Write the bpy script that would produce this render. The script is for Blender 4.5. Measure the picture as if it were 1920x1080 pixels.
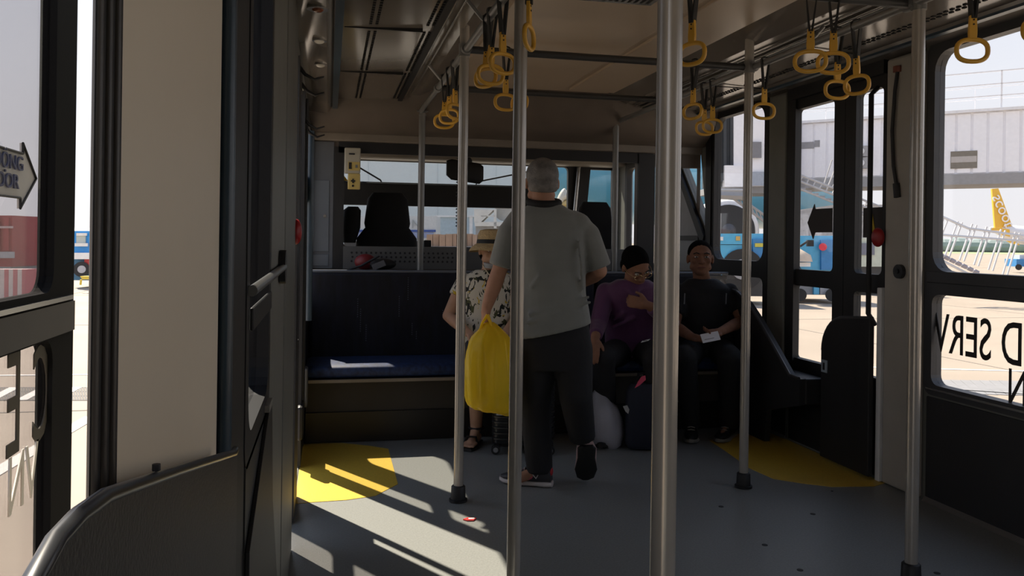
import bpy, bmesh, math, random
from mathutils import Vector, Matrix, noise
random.seed(7)
for o in list(bpy.data.objects): bpy.data.objects.remove(o)
S = bpy.context.scene
COL = S.collection
PI = math.pi
V = Vector
# ------------------------------------------------------------------ camera
FPX, YAW, ROLL, EYE, HOR = 1550.0, math.radians(12.5), math.radians(.8), 1.22, 450.0
fw = V((math.sin(YAW), math.cos(YAW), 0)); rt = V((math.cos(YAW), -math.sin(YAW), 0)); up = V((0, 0, 1))
cd = bpy.data.cameras.new('camera'); cam = bpy.data.objects.new('camera', cd); COL.objects.link(cam)
cd.sensor_width = 36; cd.lens = 36*FPX/1920; cd.shift_y = -(540-HOR)/1920; cd.clip_start = .03; cd.clip_end = 2000
cam.rotation_euler = (Matrix((rt, up, -fw)).transposed() @ Matrix.Rotation(ROLL, 3, 'Z')).to_euler()
cam.location = (0, 0, EYE)
S.camera = cam
# ------------------------------------------------------------------ sky, sun, exposure
w = bpy.data.worlds.new('hazy_sky'); S.world = w; w.use_nodes = True
nt = w.node_tree; nt.nodes.clear()
tc = nt.nodes.new('ShaderNodeTexCoord'); sx = nt.nodes.new('ShaderNodeSeparateXYZ'); cr = nt.nodes.new('ShaderNodeValToRGB')
bg = nt.nodes.new('ShaderNodeBackground'); wo = nt.nodes.new('ShaderNodeOutputWorld')
nt.links.new(tc.outputs['Generated'], sx.inputs[0]); nt.links.new(sx.outputs['Z'], cr.inputs[0]); nt.links.new(cr.outputs[0], bg.inputs[0]); nt.links.new(bg.outputs[0], wo.inputs[0])
cr.color_ramp.elements[0].position = 0; cr.color_ramp.elements[0].color = (.86, .84, .86, 1)
cr.color_ramp.elements[1].position = .9; cr.color_ramp.elements[1].color = (.42, .56, .85, 1)
e = cr.color_ramp.elements.new(.18); e.color = (.84, .86, .93, 1)
bg.inputs[1].default_value = 1.25
sd = bpy.data.lights.new('sun', 'SUN'); sun = bpy.data.objects.new('sun', sd); COL.objects.link(sun)
sd.energy = 11.5; sd.angle = math.radians(.6); sd.color = (1, .89, .72)
SUN = V((.52, -.855, -1.2)).normalized()
sun.rotation_euler = SUN.to_track_quat('-Z', 'Y').to_euler(); sun.location = (-5, 12, 15)
S.view_settings.view_transform = 'Standard'; S.view_settings.look = 'None'; S.view_settings.gamma = 1
S.view_settings.use_curve_mapping = False; S.view_settings.exposure = 0
S.cycles.max_bounces = 10; S.cycles.transparent_max_bounces = 24

def sight(px, py, d):
    """a measured point of the photograph at distance d along the camera axis, in metres"""
    a, b = px-960, py-HOR
    c, s = math.cos(ROLL), math.sin(ROLL)
    x, y = a*c+b*s, -a*s+b*c
    return V((0, 0, EYE)) + (fw + rt*(x/FPX) - up*(y/FPX))*d

# ------------------------------------------------------------------ materials
MATS = {}
def mat(name, col, rough=.6, metal=0, var=0, vscale=8, bump=0, bscale=60, spec=.5, trans=None, stretch=None, sheen=0, coat=0):
    if name in MATS: return MATS[name]
    m = bpy.data.materials.new(name); m.use_nodes = True; n = m.node_tree; b = n.nodes['Principled BSDF']
    b.inputs['Roughness'].default_value = rough; b.inputs['Metallic'].default_value = metal
    b.inputs['Specular IOR Level'].default_value = spec; b.inputs['Sheen Weight'].default_value = sheen
    b.inputs['Coat Weight'].default_value = coat
    c = (*col, 1); b.inputs['Base Color'].default_value = c; m.diffuse_color = c
    t = n.nodes.new('ShaderNodeTexCoord'); mp = n.nodes.new('ShaderNodeMapping'); n.links.new(t.outputs['Object'], mp.inputs[0])
    if stretch: mp.inputs['Scale'].default_value = stretch
    nz = n.nodes.new('ShaderNodeTexNoise'); nz.inputs['Scale'].default_value = vscale; nz.inputs['Detail'].default_value = 5
    n.links.new(mp.outputs[0], nz.inputs['Vector'])
    v = var if var else .06
    r = n.nodes.new('ShaderNodeValToRGB'); r.color_ramp.elements[0].position = .3; r.color_ramp.elements[1].position = .7
    r.color_ramp.elements[0].color = (*[x*(1-v) for x in col], 1); r.color_ramp.elements[1].color = (*[min(1, x*(1+v)) for x in col], 1)
    n.links.new(nz.outputs[0], r.inputs[0]); n.links.new(r.outputs[0], b.inputs['Base Color'])
    if bump:
        n2 = n.nodes.new('ShaderNodeTexNoise'); n2.inputs['Scale'].default_value = bscale; n2.inputs['Detail'].default_value = 3
        n.links.new(mp.outputs[0], n2.inputs['Vector'])
        bp = n.nodes.new('ShaderNodeBump'); bp.inputs['Strength'].default_value = bump; bp.inputs['Distance'].default_value = .01
        n.links.new(n2.outputs[0], bp.inputs['Height']); n.links.new(bp.outputs[0], b.inputs['Normal'])
    if trans:
        tr = n.nodes.new('ShaderNodeBsdfTranslucent'); tr.inputs[0].default_value = (*col, 1)
        tp = n.nodes.new('ShaderNodeBsdfTransparent'); tp.inputs[0].default_value = (*[x**.5 for x in col], 1)
        m1 = n.nodes.new('ShaderNodeMixShader'); m1.inputs[0].default_value = trans[0]
        m2 = n.nodes.new('ShaderNodeMixShader'); m2.inputs[0].default_value = trans[1]
        n.links.new(b.outputs[0], m1.inputs[1]); n.links.new(tr.outputs[0], m1.inputs[2])
        n.links.new(m1.outputs[0], m2.inputs[1]); n.links.new(tp.outputs[0], m2.inputs[2])
        n.links.new(m2.outputs[0], n.nodes['Material Output'].inputs[0])
    MATS[name] = m; return m
def glass(name, tint):
    m = bpy.data.materials.new(name); m.use_nodes = True; n = m.node_tree; n.nodes.remove(n.nodes['Principled BSDF'])
    tp = n.nodes.new('ShaderNodeBsdfTransparent'); tp.inputs[0].default_value = (*tint, 1)
    gl = n.nodes.new('ShaderNodeBsdfGlossy'); gl.inputs['Roughness'].default_value = .03
    lw = n.nodes.new('ShaderNodeLayerWeight'); lw.inputs[0].default_value = .5
    pw = n.nodes.new('ShaderNodeMath'); pw.operation = 'POWER'; pw.inputs[1].default_value = 4; n.links.new(lw.outputs['Facing'], pw.inputs[0])
    fr = n.nodes.new('ShaderNodeMath'); fr.operation = 'MULTIPLY_ADD'; fr.inputs[1].default_value = .5; fr.inputs[2].default_value = .03; n.links.new(pw.outputs[0], fr.inputs[0])
    mx = n.nodes.new('ShaderNodeMixShader')
    n.links.new(fr.outputs[0], mx.inputs[0]); n.links.new(tp.outputs[0], mx.inputs[1]); n.links.new(gl.outputs[0], mx.inputs[2])
    n.links.new(mx.outputs[0], n.nodes['Material Output'].inputs[0]); MATS[name] = m; return m

M_black = mat('black_rubber', (.012, .012, .013), .55)
M_dark = mat('dark_grey_panel', (.022, .022, .024), .5, bump=.15, bscale=300)
M_frame = mat('window_frame_grey', (.045, .045, .048), .45)
M_wall = mat('interior_grey_beige', (.28, .26, .23), .5, bump=.05, bscale=200)
M_beige = mat('beige_pillar', (.88, .78, .62), .5, var=.03, vscale=3)
M_greyp = mat('grey_pillar', (.17, .17, .15), .5)
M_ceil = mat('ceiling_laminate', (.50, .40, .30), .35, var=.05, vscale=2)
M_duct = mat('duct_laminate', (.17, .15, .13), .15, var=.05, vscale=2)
M_bulk = mat('bulkhead_tan', (.14, .115, .095), .5)
M_pole = mat('pole_grey', (.42, .39, .35), .24, metal=.35)
M_poled = mat('rail_grey', (.22, .22, .215), .3, metal=.3)
M_steel = mat('steel_strip', (.55, .54, .52), .25, metal=.9)
M_yel = mat('strap_yellow', (.72, .40, .05), .35)
M_web = mat('strap_webbing', (.025, .025, .024), .8)
M_floor = mat('floor_vinyl', (.215, .225, .22), .38, var=.12, vscale=120, bump=.12, bscale=220)
M_fyel = mat('floor_yellow', (.60, .40, .05), .42, var=.10, vscale=110, bump=.12, bscale=220)
M_seatb = mat('seat_blue', (.004, .006, .016), .75, var=.6, vscale=30, stretch=(1, 1, .25))
M_seatc = mat('cushion_blue', (.012, .03, .10), .6, var=.5, vscale=40)
M_base = mat('bench_base', (.045, .04, .033), .6)
M_bluetube = mat('blue_black_tube', (.035, .06, .085), .3)
M_red = mat('red_plastic', (.35, .012, .015), .4)
M_white = mat('white_paint', (.72, .72, .72), .5)
M_gcab = mat('cab_grey', (.16, .17, .19), .5)
G_side = glass('side_glass', (.93, .93, .93)); G_leaf = glass('door_glass', (.72, .71, .72)); G_front = glass('windscreen_glass', (.72, .74, .75))

# ------------------------------------------------------------------ mesh helpers
class MB:
    def __init__(s): s.b = bmesh.new()
    def box(s, x0, x1, y0, y1, z0, z1, rot=None, piv=None):
        vs = [s.b.verts.new((x, y, z)) for x in (x0, x1) for y in (y0, y1) for z in (z0, z1)]
        for f in ((0, 1, 3, 2), (4, 6, 7, 5), (0, 4, 5, 1), (2, 3, 7, 6), (0, 2, 6, 4), (1, 5, 7, 3)): s.b.faces.new([vs[i] for i in f])
        if rot is not None: bmesh.ops.rotate(s.b, cent=piv or V(((x0+x1)/2, (y0+y1)/2, (z0+z1)/2)), matrix=rot, verts=vs)
        return s
    def tube(s, pts, r, n=12, r2=None, closed=False, flat=1.0):
        pts = [V(p) for p in pts]; k = len(pts); rings = []; prev = None
        for i, p in enumerate(pts):
            if closed: t = (pts[(i+1) % k]-pts[i-1])
            else: t = (pts[min(i+1, k-1)]-pts[max(i-1, 0)])
            t.normalize()
            if prev is None: a = t.orthogonal().normalized() if abs(t.z) > .9 else t.cross(up).normalized()
            else: a = (prev-t*prev.dot(t)).normalized()
            prev = a; b = t.cross(a)
            rr = (r if r2 is None else r+(r2-r)*i/(k-1)) if not isinstance(r, (list, tuple)) else r[i]
            rings.append([s.b.verts.new(p+a*rr*math.cos(2*PI*j/n)+b*rr*flat*math.sin(2*PI*j/n)) for j in range(n)])
        for i in range(k if closed else k-1):
            A, B = rings[i], rings[(i+1) % k]
            for j in range(n): s.b.faces.new((A[j], A[(j+1) % n], B[(j+1) % n], B[j]))
        if not closed: s.b.faces.new(rings[0][::-1]); s.b.faces.new(rings[-1])
        return s
    def cyl(s, p0, p1, r, n=20, r2=None): return s.tube([p0, p1], r, n, r2)
    def prism(s, poly, ax, a0, a1, holes=()):
        def P(u, v, a): return {'x': (a, u, v), 'y': (u, a, v), 'z': (u, v, a)}[ax]
        if not holes:
            A = [s.b.verts.new(P(u, v, a0)) for u, v in poly]; B = [s.b.verts.new(P(u, v, a1)) for u, v in poly]
            s.b.faces.new(A); s.b.faces.new(B[::-1]); k = len(poly)
            for i in range(k): s.b.faces.new((A[i], B[i], B[(i+1) % k], A[(i+1) % k]))
            return s
        t = bmesh.new(); ed = []
        for lp in [poly]+list(holes):
            vs = [t.verts.new((u, v, 0)) for u, v in lp]
            ed += [t.edges.new((vs[i], vs[(i+1) % len(vs)])) for i in range(len(vs))]
        bmesh.ops.triangle_fill(t, use_beauty=True, use_dissolve=False, edges=ed)
        t.verts.index_update(); vl = [(v.co.x, v.co.y) for v in t.verts]; fl = [[v.index for v in f.verts] for f in t.faces]; el = [(e.verts[0].index, e.verts[1].index) for e in t.edges if len(e.link_faces) == 1]
        t.free()
        A = [s.b.verts.new(P(u, v, a0)) for u, v in vl]; B = [s.b.verts.new(P(u, v, a1)) for u, v in vl]
        for f in fl: s.b.faces.new([A[i] for i in f]); s.b.faces.new([B[i] for i in f[::-1]])
        for i, j in el: s.b.faces.new((A[i], A[j], B[j], B[i]))
        return s
    def ell(s, c, r, m=None, seg=20, rings=12):
        M = Matrix.Translation(V(c)) @ ((m or Matrix.Identity(3)).to_4x4()) @ Matrix.Diagonal((*r, 1))
        bmesh.ops.create_uvsphere(s.b, u_segments=seg, v_segments=rings, radius=1, matrix=M); return s
    def cap(s, p0, p1, r0, r1, n=16, flat=False, m=6):
        p0, p1 = V(p0), V(p1); t = (p1-p0).normalized(); pts = []; rs = []
        if not flat:
            for i in range(m, 0, -1): a = i/m*PI/2*.97; pts.append(p0-t*r0*math.sin(a)); rs.append(max(r0*math.cos(a), .0005))
        pts += [p0, p1]; rs += [r0, r1]
        if not flat:
            for i in range(1, m+1): a = i/m*PI/2*.97; pts.append(p1+t*r1*math.sin(a)); rs.append(max(r1*math.cos(a), .0005))
        return s.tube(pts, rs, n)
    def loft(s, rings, n=28, p=2.0):
        """rings: (centre, half axis A, half axis B); superellipse power p"""
        R = []
        for c, A, B in rings:
            c, A, B = V(c), V(A), V(B); q = []
            for j in range(n):
                a = 2*PI*j/n; ca, sa = math.cos(a), math.sin(a)
                q.append(s.b.verts.new(c+A*(abs(ca)**(2/p)*(1 if ca > 0 else -1))+B*(abs(sa)**(2/p)*(1 if sa > 0 else -1))))
            R.append(q)
        for i in range(len(R)-1):
            for j in range(n): s.b.faces.new((R[i][j], R[i][(j+1) % n], R[i+1][(j+1) % n], R[i+1][j]))
        s.b.faces.new(R[0][::-1]); s.b.faces.new(R[-1]); return s
    def build(s, name, m, parent=None, smooth=False, bevel=0, base=None, label=None):
        bmesh.ops.recalc_face_normals(s.b, faces=s.b.faces[:])
        if base is not None: bmesh.ops.translate(s.b, vec=-V(base), verts=s.b.verts)
        me = bpy.data.meshes.new(name); s.b.to_mesh(me); s.b.free()
        o = bpy.data.objects.new(name, me); COL.objects.link(o)
        if base is not None: o.location = base
        for mm in (m if isinstance(m, (list, tuple)) else [m]): me.materials.append(mm)
        if smooth:
            for p in me.polygons: p.use_smooth = True
            me.set_sharp_from_angle(angle=math.radians(48))
        if bevel:
            b = o.modifiers.new('b', 'BEVEL'); b.width = bevel; b.segments = 2; b.limit_method = 'ANGLE'
        if parent is not None:
            o.parent = parent
            if base is None: o.location = -parent.location
            else: o.location = V(base)-parent.location
            if parent.parent is not None:
                o.location = (V(base) if base is not None else V((0, 0, 0)))-parent.location-parent.parent.location
        if label: o['label'] = label
        return o
def thing(name, label, cat, loc=(0, 0, 0), group=None):
    o = bpy.data.objects.new(name, None); COL.objects.link(o); o.location = loc; o.empty_display_size = .05
    o['label'] = label; o['category'] = cat
    if group: o['group'] = group
    return o
def tag(o, label, cat, group=None):
    o['label'] = label; o['category'] = cat
    if group: o['group'] = group
    return o
def struct(o, label=None, cat=None):
    o['kind'] = 'structure'
    if label: o['label'] = label; o['category'] = cat
    return o
def rrect(u0, u1, v0, v1, r=.04, k=5):
    out = []
    for cu, cv, a0 in ((u1-r, v1-r, 0), (u0+r, v1-r, 90), (u0+r, v0+r, 180), (u1-r, v0+r, 270)):
        for i in range(k+1):
            a = math.radians(a0+90*i/k); out.append((cu+r*math.cos(a), cv+r*math.sin(a)))
    return out
def rect(u0, u1, v0, v1): return [(u0, v0), (u1, v0), (u1, v1), (u0, v1)]
def text(name, body, size, m, origin, xdir, ydir, ext=.0015, parent=None, sx=1.0, align='CENTER'):
    c = bpy.data.curves.new(name, 'FONT'); c.body = body; c.size = size; c.extrude = ext; c.align_x = align; c.align_y = 'CENTER'; c.resolution_u = 4
    t = bpy.data.objects.new(name, c); COL.objects.link(t)
    bpy.context.view_layer.update()
    me = bpy.data.meshes.new_from_object(t.evaluated_get(bpy.context.evaluated_depsgraph_get())); bpy.data.objects.remove(t)
    X, Y = V(xdir).normalized(), V(ydir).normalized(); Z = X.cross(Y)
    for v in me.vertices: v.co = V(origin)+X*v.co.x*sx+Y*v.co.y+Z*v.co.z
    me.materials.clear(); me.materials.append(m)
    o = bpy.data.objects.new(name, me); COL.objects.link(o)
    if parent is not None:
        o.parent = parent; q = parent; off = V((0, 0, 0))
        while q is not None: off += q.location; q = q.parent
        o.location = -off
    return o

XL, XR = -.14, 2.82          # inner faces of the side walls
YB, YF = -4.5, 6.0           # rear end, cab bulkhead
# ================================================================== SETTING: shell of the bus
struct(MB().box(XL-.08, XR+.08, YB, 7.9, -.12, 0).build('floor', M_floor))
cl = struct(MB().box(XL-.1, XR+.1, YB, 8.0, 2.28, 2.36).build('ceiling', M_ceil))
# ceiling panels (proud laminate sheets with seams between)
for (x0, x1) in ((.78, 1.57), (1.62, 1.95)):
    y = YB+.05
    for y1 in (-2.6, -.7, 1.2, 3.05, 5.55):
        MB().box(x0, x1, y, y1-.012, 2.265, 2.285).build('ceiling_panel', M_ceil, cl, bevel=.004); y = y1
# window/door plan of each wall, unseen openings behind the camera sized for the light: (name, y0, y1, z0, z1)
RW = [(-.9, .4), (.6, 1.75), (1.95, 3.44), (4.95, 5.74)]
wind = [(6.02, 2.15), (5.84, 1.30), (6.33, 1.86), (6.45, 2.15)]
wr = struct(MB().prism(rect(YB, 8.0, 0, 2.30), 'x', XR, XR+.06,
    holes=[rrect(a, b, .53, 2.17, .06) for a, b in RW]+[rect(3.76, 4.66, .005, 2.12)]+[wind]+[rrect(6.75, 7.6, 1.0, 1.95, .06)]).build('wall_right', M_greyp))
LW = [(-4.2, -2.9), (-2.7, -1.45)]
wl = struct(MB().prism(rect(YB, 8.0, 0, 2.30), 'x', XL-.06, XL,
    holes=[rrect(a, b, .53, 2.15, .06) for a, b in LW]+[rect(-1.25, .80, .005, 2.10), rrect(1.42, 1.95, .85, 2.17, .05), rect(3.34, 5.04, .005, 1.99), rrect(5.10, 5.92, .79, 1.96, .05), rrect(6.75, 7.6, 1.0, 1.95, .06)]).build('wall_left', M_greyp))
struct(MB().box(XL-.06, XR+.06, YB-.06, YB, 0, 2.3).build('wall_rear', M_greyp))
# dark lower cladding and the beige pillar lining
MB().box(XR-.012, XR, YB, 3.44, .004, .50).build('lower_panel', M_dark, wr, bevel=.004)
MB().box(XR-.012, XR, 4.68, 5.9, .004, .50).build('lower_panel', M_dark, wr, bevel=.004)
MB().box(XR-.03, XR, 4.70, 4.90, .5, 2.17).build('pillar_lining', M_greyp, wr, bevel=.01)
MB().box(XR-.035, XR, 3.47, 3.73, .004, 2.17).build('pillar_lining', mat('pillar_lining_grey', (.42, .39, .34), .5), wr, bevel=.012)
MB().box(XR-.045, XR, 3.735, 3.77, .004, 1.0).build('lit_jamb_strip', M_white, wr, bevel=.004)  # white colour stands in for light on the narrow jamb edge
MB().box(XR-.02, XR, 5.75, 5.84, .5, 2.17).build('front_post', M_black, wr)
MB().prism([(5.84, 1.27), (6.34, 1.84), (6.38, 1.80), (5.88, 1.20)], 'x', XR-.03, XR).build('sloping_post', M_black, wr)
p = MB().box(XR-.015, XR, 5.86, 6.6, .9, 1.24).build('cab_panel', mat('cab_light_grey', (.34, .35, .37), .5), wr)
MB().prism([(5.9, 1.25), (6.6, 1.25), (6.6, 1.75), (6.36, 1.80)], 'x', XR-.015, XR).build('cab_panel', mat('cab_light_grey', (.34, .35, .37)), wr)
MB().box(XR-.025, XR-.012, 5.95, 6.35, 1.235, 1.275).build('panel_slot', M_black, wr)
MB().box(XL, XL+.012, .556, 1.045, .004, 2.28).build('pillar_lining', M_beige, wl, bevel=.004)
MB().prism([(XL, .541), (XL+.013, .493), (XL+.013, .556), (XL, .60)], 'z', .004, 2.28).build('door_jamb', M_black, wl, bevel=.003)
for yy in (.50, .52, .54): MB().cyl((XL+.013, yy, .0), (XL+.013, yy, 2.27), .003, 8).build('jamb_rib', mat('rib_grey', (.05, .045, .04), .4), wl, smooth=True)
MB().box(XL, XL+.010, 1.046, 1.41, .004, 2.28).build('seal_panel', M_black, wl)
MB().cyl((XL+.016, 1.065, .9), (XL+.016, 1.065, 2.27), .010, 16).build('blue_tube', M_bluetube, wl, smooth=True)
MB().cyl((XL+.013, 1.13, .9), (XL+.013, 1.13, 2.27), .007, 12).build('blue_tube', M_bluetube, wl, smooth=True)
MB().box(XL, XL+.012, 1.96, 2.55, .004, 2.2).build('wall_panel', M_greyp, wl, bevel=.004)
MB().box(XL, XL+.014, 2.56, 3.33, .004, 2.2).build('wall_panel', mat('wall_panel_dark', (.14, .14, .125), .5), wl, bevel=.004)
MB().box(XL, XL+.012, 1.42, 1.95, .004, .84).build('lower_panel', M_dark, wl)
MB().box(XL, XL+.012, 4.95, 6.0, .004, .76).build('lower_panel', M_dark, wl)
# floor covering: yellow entrance zones
def onfloor(pts, z0, z1):
    out = []
    for px, py in pts:
        d = EYE*FPX/((py-HOR)*math.cos(ROLL)-(px-960)*math.sin(ROLL)); q = sight(px, py, d); out.append((q.x, q.y))
    return out
YLEFT = onfloor([(570, 833), (640, 831), (690, 836), (728, 842), (746, 908), (704, 930), (650, 938), (590, 942), (548, 940)], 0, 0)
YRIGHT = onfloor([(1330, 826), (1366, 850), (1405, 878), (1450, 898), (1500, 906), (1560, 913), (1640, 912)], 0, 0)
YLEFT = [(XL+.005, 5.0)]+YLEFT[0:]+[(XL+.005, 3.9)]
YLEFT = [p for p in YLEFT if p[0] >= XL+.004]
YRIGHT = YRIGHT+[(XR-.02, 3.72), (XR-.02, 4.95)]
fl = bpy.data.objects['floor']
MB().prism(YLEFT, 'z', .0, .002).build('yellow_floor_zone', M_fyel, fl, label='yellow floor patch by the left doorway')
MB().prism(YRIGHT, 'z', .0, .002).build('yellow_floor_zone', M_fyel, fl, label='yellow floor patch by the right door')
struct(MB().prism([(XR-.03, 0), (XR-.012, 0), (XR-.012, .02)], 'y', YB, 3.44).build('baseboard_right', mat('edge_strip', (.12, .115, .11), .4)))
struct(MB().prism([(XR-.03, 0), (XR-.012, 0), (XR-.012, .02)], 'y', 4.68, 5.0).build('baseboard_right', mat('edge_strip', (.12, .115, .11), .4)))
for (px, py) in ((1352, 950), (1524, 964), (1500, 1069), (1757, 1075), (1434, 1022), (1560, 921)):
    q = onfloor([(px, py)], 0, 0)[0]
    MB().cyl((q[0], q[1], 0), (q[0], q[1], .0015), .012 if px != 1560 else .006, 12).build('floor_stud', M_black, fl)

# ---- windows of the right side
def window(n, wallx, a, b, z0, z1, gl, zb=(.99, 1.10), side=1, fr=M_frame):
    """side=1: right wall. One frame with an upper and a lower pane behind rounded corners."""
    x0, x1 = (wallx-.012, wallx+.045) if side > 0 else (wallx-.045, wallx+.012)
    w_ = thing('window_%d' % n, '', '', (wallx, a, z0)); del w_['label']; del w_['category']; w_['kind'] = 'structure'
    hs = [rrect(a+.035, b-.03, z0+.03, zb[0], .045), rrect(a+.035, b-.03, zb[1], z1-.03, .09)] if zb else [rrect(a+.03, b-.03, z0+.03, z1-.03, .07)]
    MB().prism(rrect(a-.02, b+.02, z0-.02, z1+.02, .05), 'x', x0, x1, holes=hs).build('window_frame', fr, w_)
    xc = (x0+x1)/2
    for h in hs: MB().prism(h, 'x', xc-.003, xc+.003).build('pane', gl, w_)
    return w_
n = 1
for a, b in RW[::-1]:
    w_ = window(n, XR, a, b, .53, 2.17, G_side, fr=M_frame if a != 4.95 else M_black)
    if n == 2:
        MB().box(XR-.02, XR-.012, a, b, 1.045, 1.10).build('band_rail', M_frame, w_, bevel=.003)
        MB().box(XR-.018, XR-.012, a, b, .535, .545).build('sill_strip', M_steel, w_)
    n += 1
w_ = thing('window_%d' % n, '', '', (XR, 6.1, 1.5)); del w_['label']; del w_['category']; w_['kind'] = 'structure'
MB().prism(wind, 'x', XR+.02, XR+.026).build('pane', G_side, w_)
text('bus_number', '12', .27, mat('number_yellow', (.75, .42, .02), .4), (XR+.03, 6.13, 1.94), (0, 1, 0), (0, 0, 1), parent=w_, sx=1.0)
n += 1
# left side
for a, b in LW: window(n, XL, a, b, .53, 2.15, G_side, zb=None, side=-1); n += 1
window(n, XL, 1.42, 1.95, .85, 2.17, glass('rear_glass_tint', (.7, .71, .73)), zb=None, side=-1, fr=M_black); n += 1
window(n, XL, 5.10, 5.92, .79, 1.96, G_side, zb=None, side=-1, fr=M_black); n += 1
for xx, sd_ in ((XR, 1), (XL, -1)): window(n, xx, 6.75, 7.6, 1.0, 1.95, G_side, zb=None, side=sd_, fr=M_black); n += 1

# ---- right double door (closed)
d1 = thing('door_1', '', '', (XR, 3.76, 0)); del d1['label']; del d1['category']; d1['kind'] = 'structure'
for (a, b, ha, hb) in ((4.12, 4.66, 4.22, 4.63), (3.765, 4.115, 3.79, 4.02)):
    hs = [rrect(ha, hb, .52, .965, .025), rrect(ha, hb, 1.065, 2.05, .03)]
    MB().prism(rect(a, b, .01, 2.115), 'x', XR-.005, XR+.04, holes=hs).build('door_leaf', M_black, d1)
    for h in hs: MB().prism(h, 'x', XR+.015, XR+.021).build('pane', G_side, d1)
MB().tube([(XR-.01, 3.83, 2.05), (XR-.05, 3.83, 2.01), (XR-.05, 3.83, .86), (XR-.01, 3.83, .80)], .014, 10).build('grab_handle', M_black, d1, smooth=True)
MB().box(XR-.03, XR+.02, 3.76, 4.68, 2.11, 2.19).build('door_header', M_black, d1)
MB().box(XR-.02, XR+.02, 4.60, 4.69, .5, 2.15).build('door_jamb', M_black, d1)
# arrow and warning stickers on the glass of the right door
st = thing('arrow_sticker', 'black arrow sticker pointing left on the glass of the right hand door', 'sticker', (XR+.01, 4.45, 1.35))
MB().prism([(4.25, 1.43), (4.25, 1.29), (4.42, 1.29), (4.44, 1.25), (4.50, 1.35), (4.43, 1.46), (4.42, 1.43)], 'x', XR+.008, XR+.013).build('arrow_face', mat('sticker_brown_black', (.03, .024, .022), .6), st)
st = thing('warning_sticker', 'yellow triangle warning sticker on dark ground on the narrow right door leaf', 'sticker', (XR+.01, 3.9, 1.35))
MB().prism(rect(3.80, 3.965, 1.26, 1.42), 'x', XR+.008, XR+.013).build('sticker_ground', mat('sticker_brown_black', (.03, .024, .022)), st)
MB().prism([(3.92, 1.29), (3.86, 1.29), (3.89, 1.40)], 'x', XR+.005, XR+.008).build('yellow_triangle', mat('sign_yellow', (.6, .45, .03)), st)
# lettering on the outer face of the lower panes, read from outside
M_let = mat('window_lettering', (.03, .025, .022), .6)
let = thing('window_lettering', 'mirrored dark GROUND SERV lettering on the lower pane of the large right window', 'lettering', (XR+.02, 2.6, .8))
text('lettering_line', 'GROUND SERV', .265, M_let, (XR+.014, 3.425, .800), (0, 1, 0), (0, 0, 1), parent=let, sx=.62, align='RIGHT')
text('lettering_line', 'VN', .22, M_let, (XR+.014, 2.985, .62), (0, 1, 0), (0, 0, 1), parent=let, sx=.62, align='RIGHT')

# ---- left front doorway: folded leaves as a sun mask, gaps cut to shape the floor patches
d2 = thing('door_2', '', '', (XL-.03, 3.6, 0)); del d2['label']; del d2['category']; d2['kind'] = 'structure'
DX0, DX1 = XL-.008, XL+.010
MB().prism(rect(3.62, 4.005, .01, 1.99), 'x', DX0, DX1, holes=[rect(3.875, 3.955, .75, 1.90)]).build('door_leaf', M_black, d2)
MB().prism(rect(4.49, 5.02, .01, 1.99), 'x', DX0, DX1, holes=[rrect(4.60, 4.80, .30, 1.42, .03), rrect(4.68, 4.86, 1.56, 1.97, .03)]).build('door_leaf', M_black, d2)
MB().prism(rect(4.60, 4.86, .30, 1.97), 'x', DX0+.006, DX0+.009).build('pane', G_side, d2)
MB().cyl((XL+.012, 4.62, .28), (XL+.012, 4.62, 1.97), .013, 12).build('door_shaft', M_black, d2, smooth=True)
MB().cyl((XL+.035, 4.80, .75), (XL+.035, 4.80, 1.82), .019, 14).build('door_tube', M_bluetube, d2, smooth=True)
for (yy, zz) in ((3.72, 1.93), (3.95, 1.90), (4.55, 1.82), (4.75, 1.80)):
    MB().tube([(XL-.01, yy, zz+.05), (XL+.03, yy, zz), (XL+.07, yy, zz-.02), (XL+.11, yy, zz-.005)], .010, 8, r2=.004).build('hinge_arm', M_black, d2, smooth=True)
MB().box(XL-.01, XL+.022, 4.42, 4.66, .16, .34).build('door_actuator', M_black, d2, bevel=.02)
MB().box(XL+.0, XL+.035, 4.78, 4.90, .26, .48).build('door_bracket', mat('bracket_grey', (.10, .10, .10), .5), d2, bevel=.01)
# open outer leaves hanging parallel to the body (near left one is seen through the rear doorway, the other is added to block sun)
def outer_leaf(n, x, a, b, z0, z1, zb, gl, st_=.14):
    d_ = thing('door_%d' % n, '', '', (x, a, z0)); del d_['label']; del d_['category']; d_['kind'] = 'structure'
    hs = [rrect(a+st_, b-st_, z0+.10, zb[0], .05), rrect(a+st_, b-st_, zb[1], z1-.08, .05)]
    MB().prism(rect(a, b, z0, z1), 'x', x-.035, x, holes=hs).build('door_leaf', mat('leaf_black', (.012, .012, .012), .85, spec=.08), d_)
    for h in hs: MB().prism(h, 'x', x-.02, x-.015).build('pane', gl, d_)
    MB().cyl((x-.017, b+.008, z0), (x-.017, b+.008, z1), .012, 10).build('edge_seal', mat('seal_grey', (.10, .09, .10), .5), d_, smooth=True)
    return d_
outer_leaf(4, -.36, 3.50, 4.10, .05, 1.75, (.98, 1.08), G_leaf)  # added leaf, placed outside to keep sun off the floor behind the gap
d3 = outer_leaf(3, -.60, 1.22, 2.18, -.30, 2.30, (.985, 1.09), G_leaf, .15)
MB().box(-.605, -.592, 1.24, 2.15, 1.065, 1.075).build('bar_edge', M_steel, d3)
MB().box(-.600, -.594, 1.24, 2.17, .99, 1.06).build('bar_face', mat('bar_face_grey', (.055, .05, .048), .6), d3)
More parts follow.
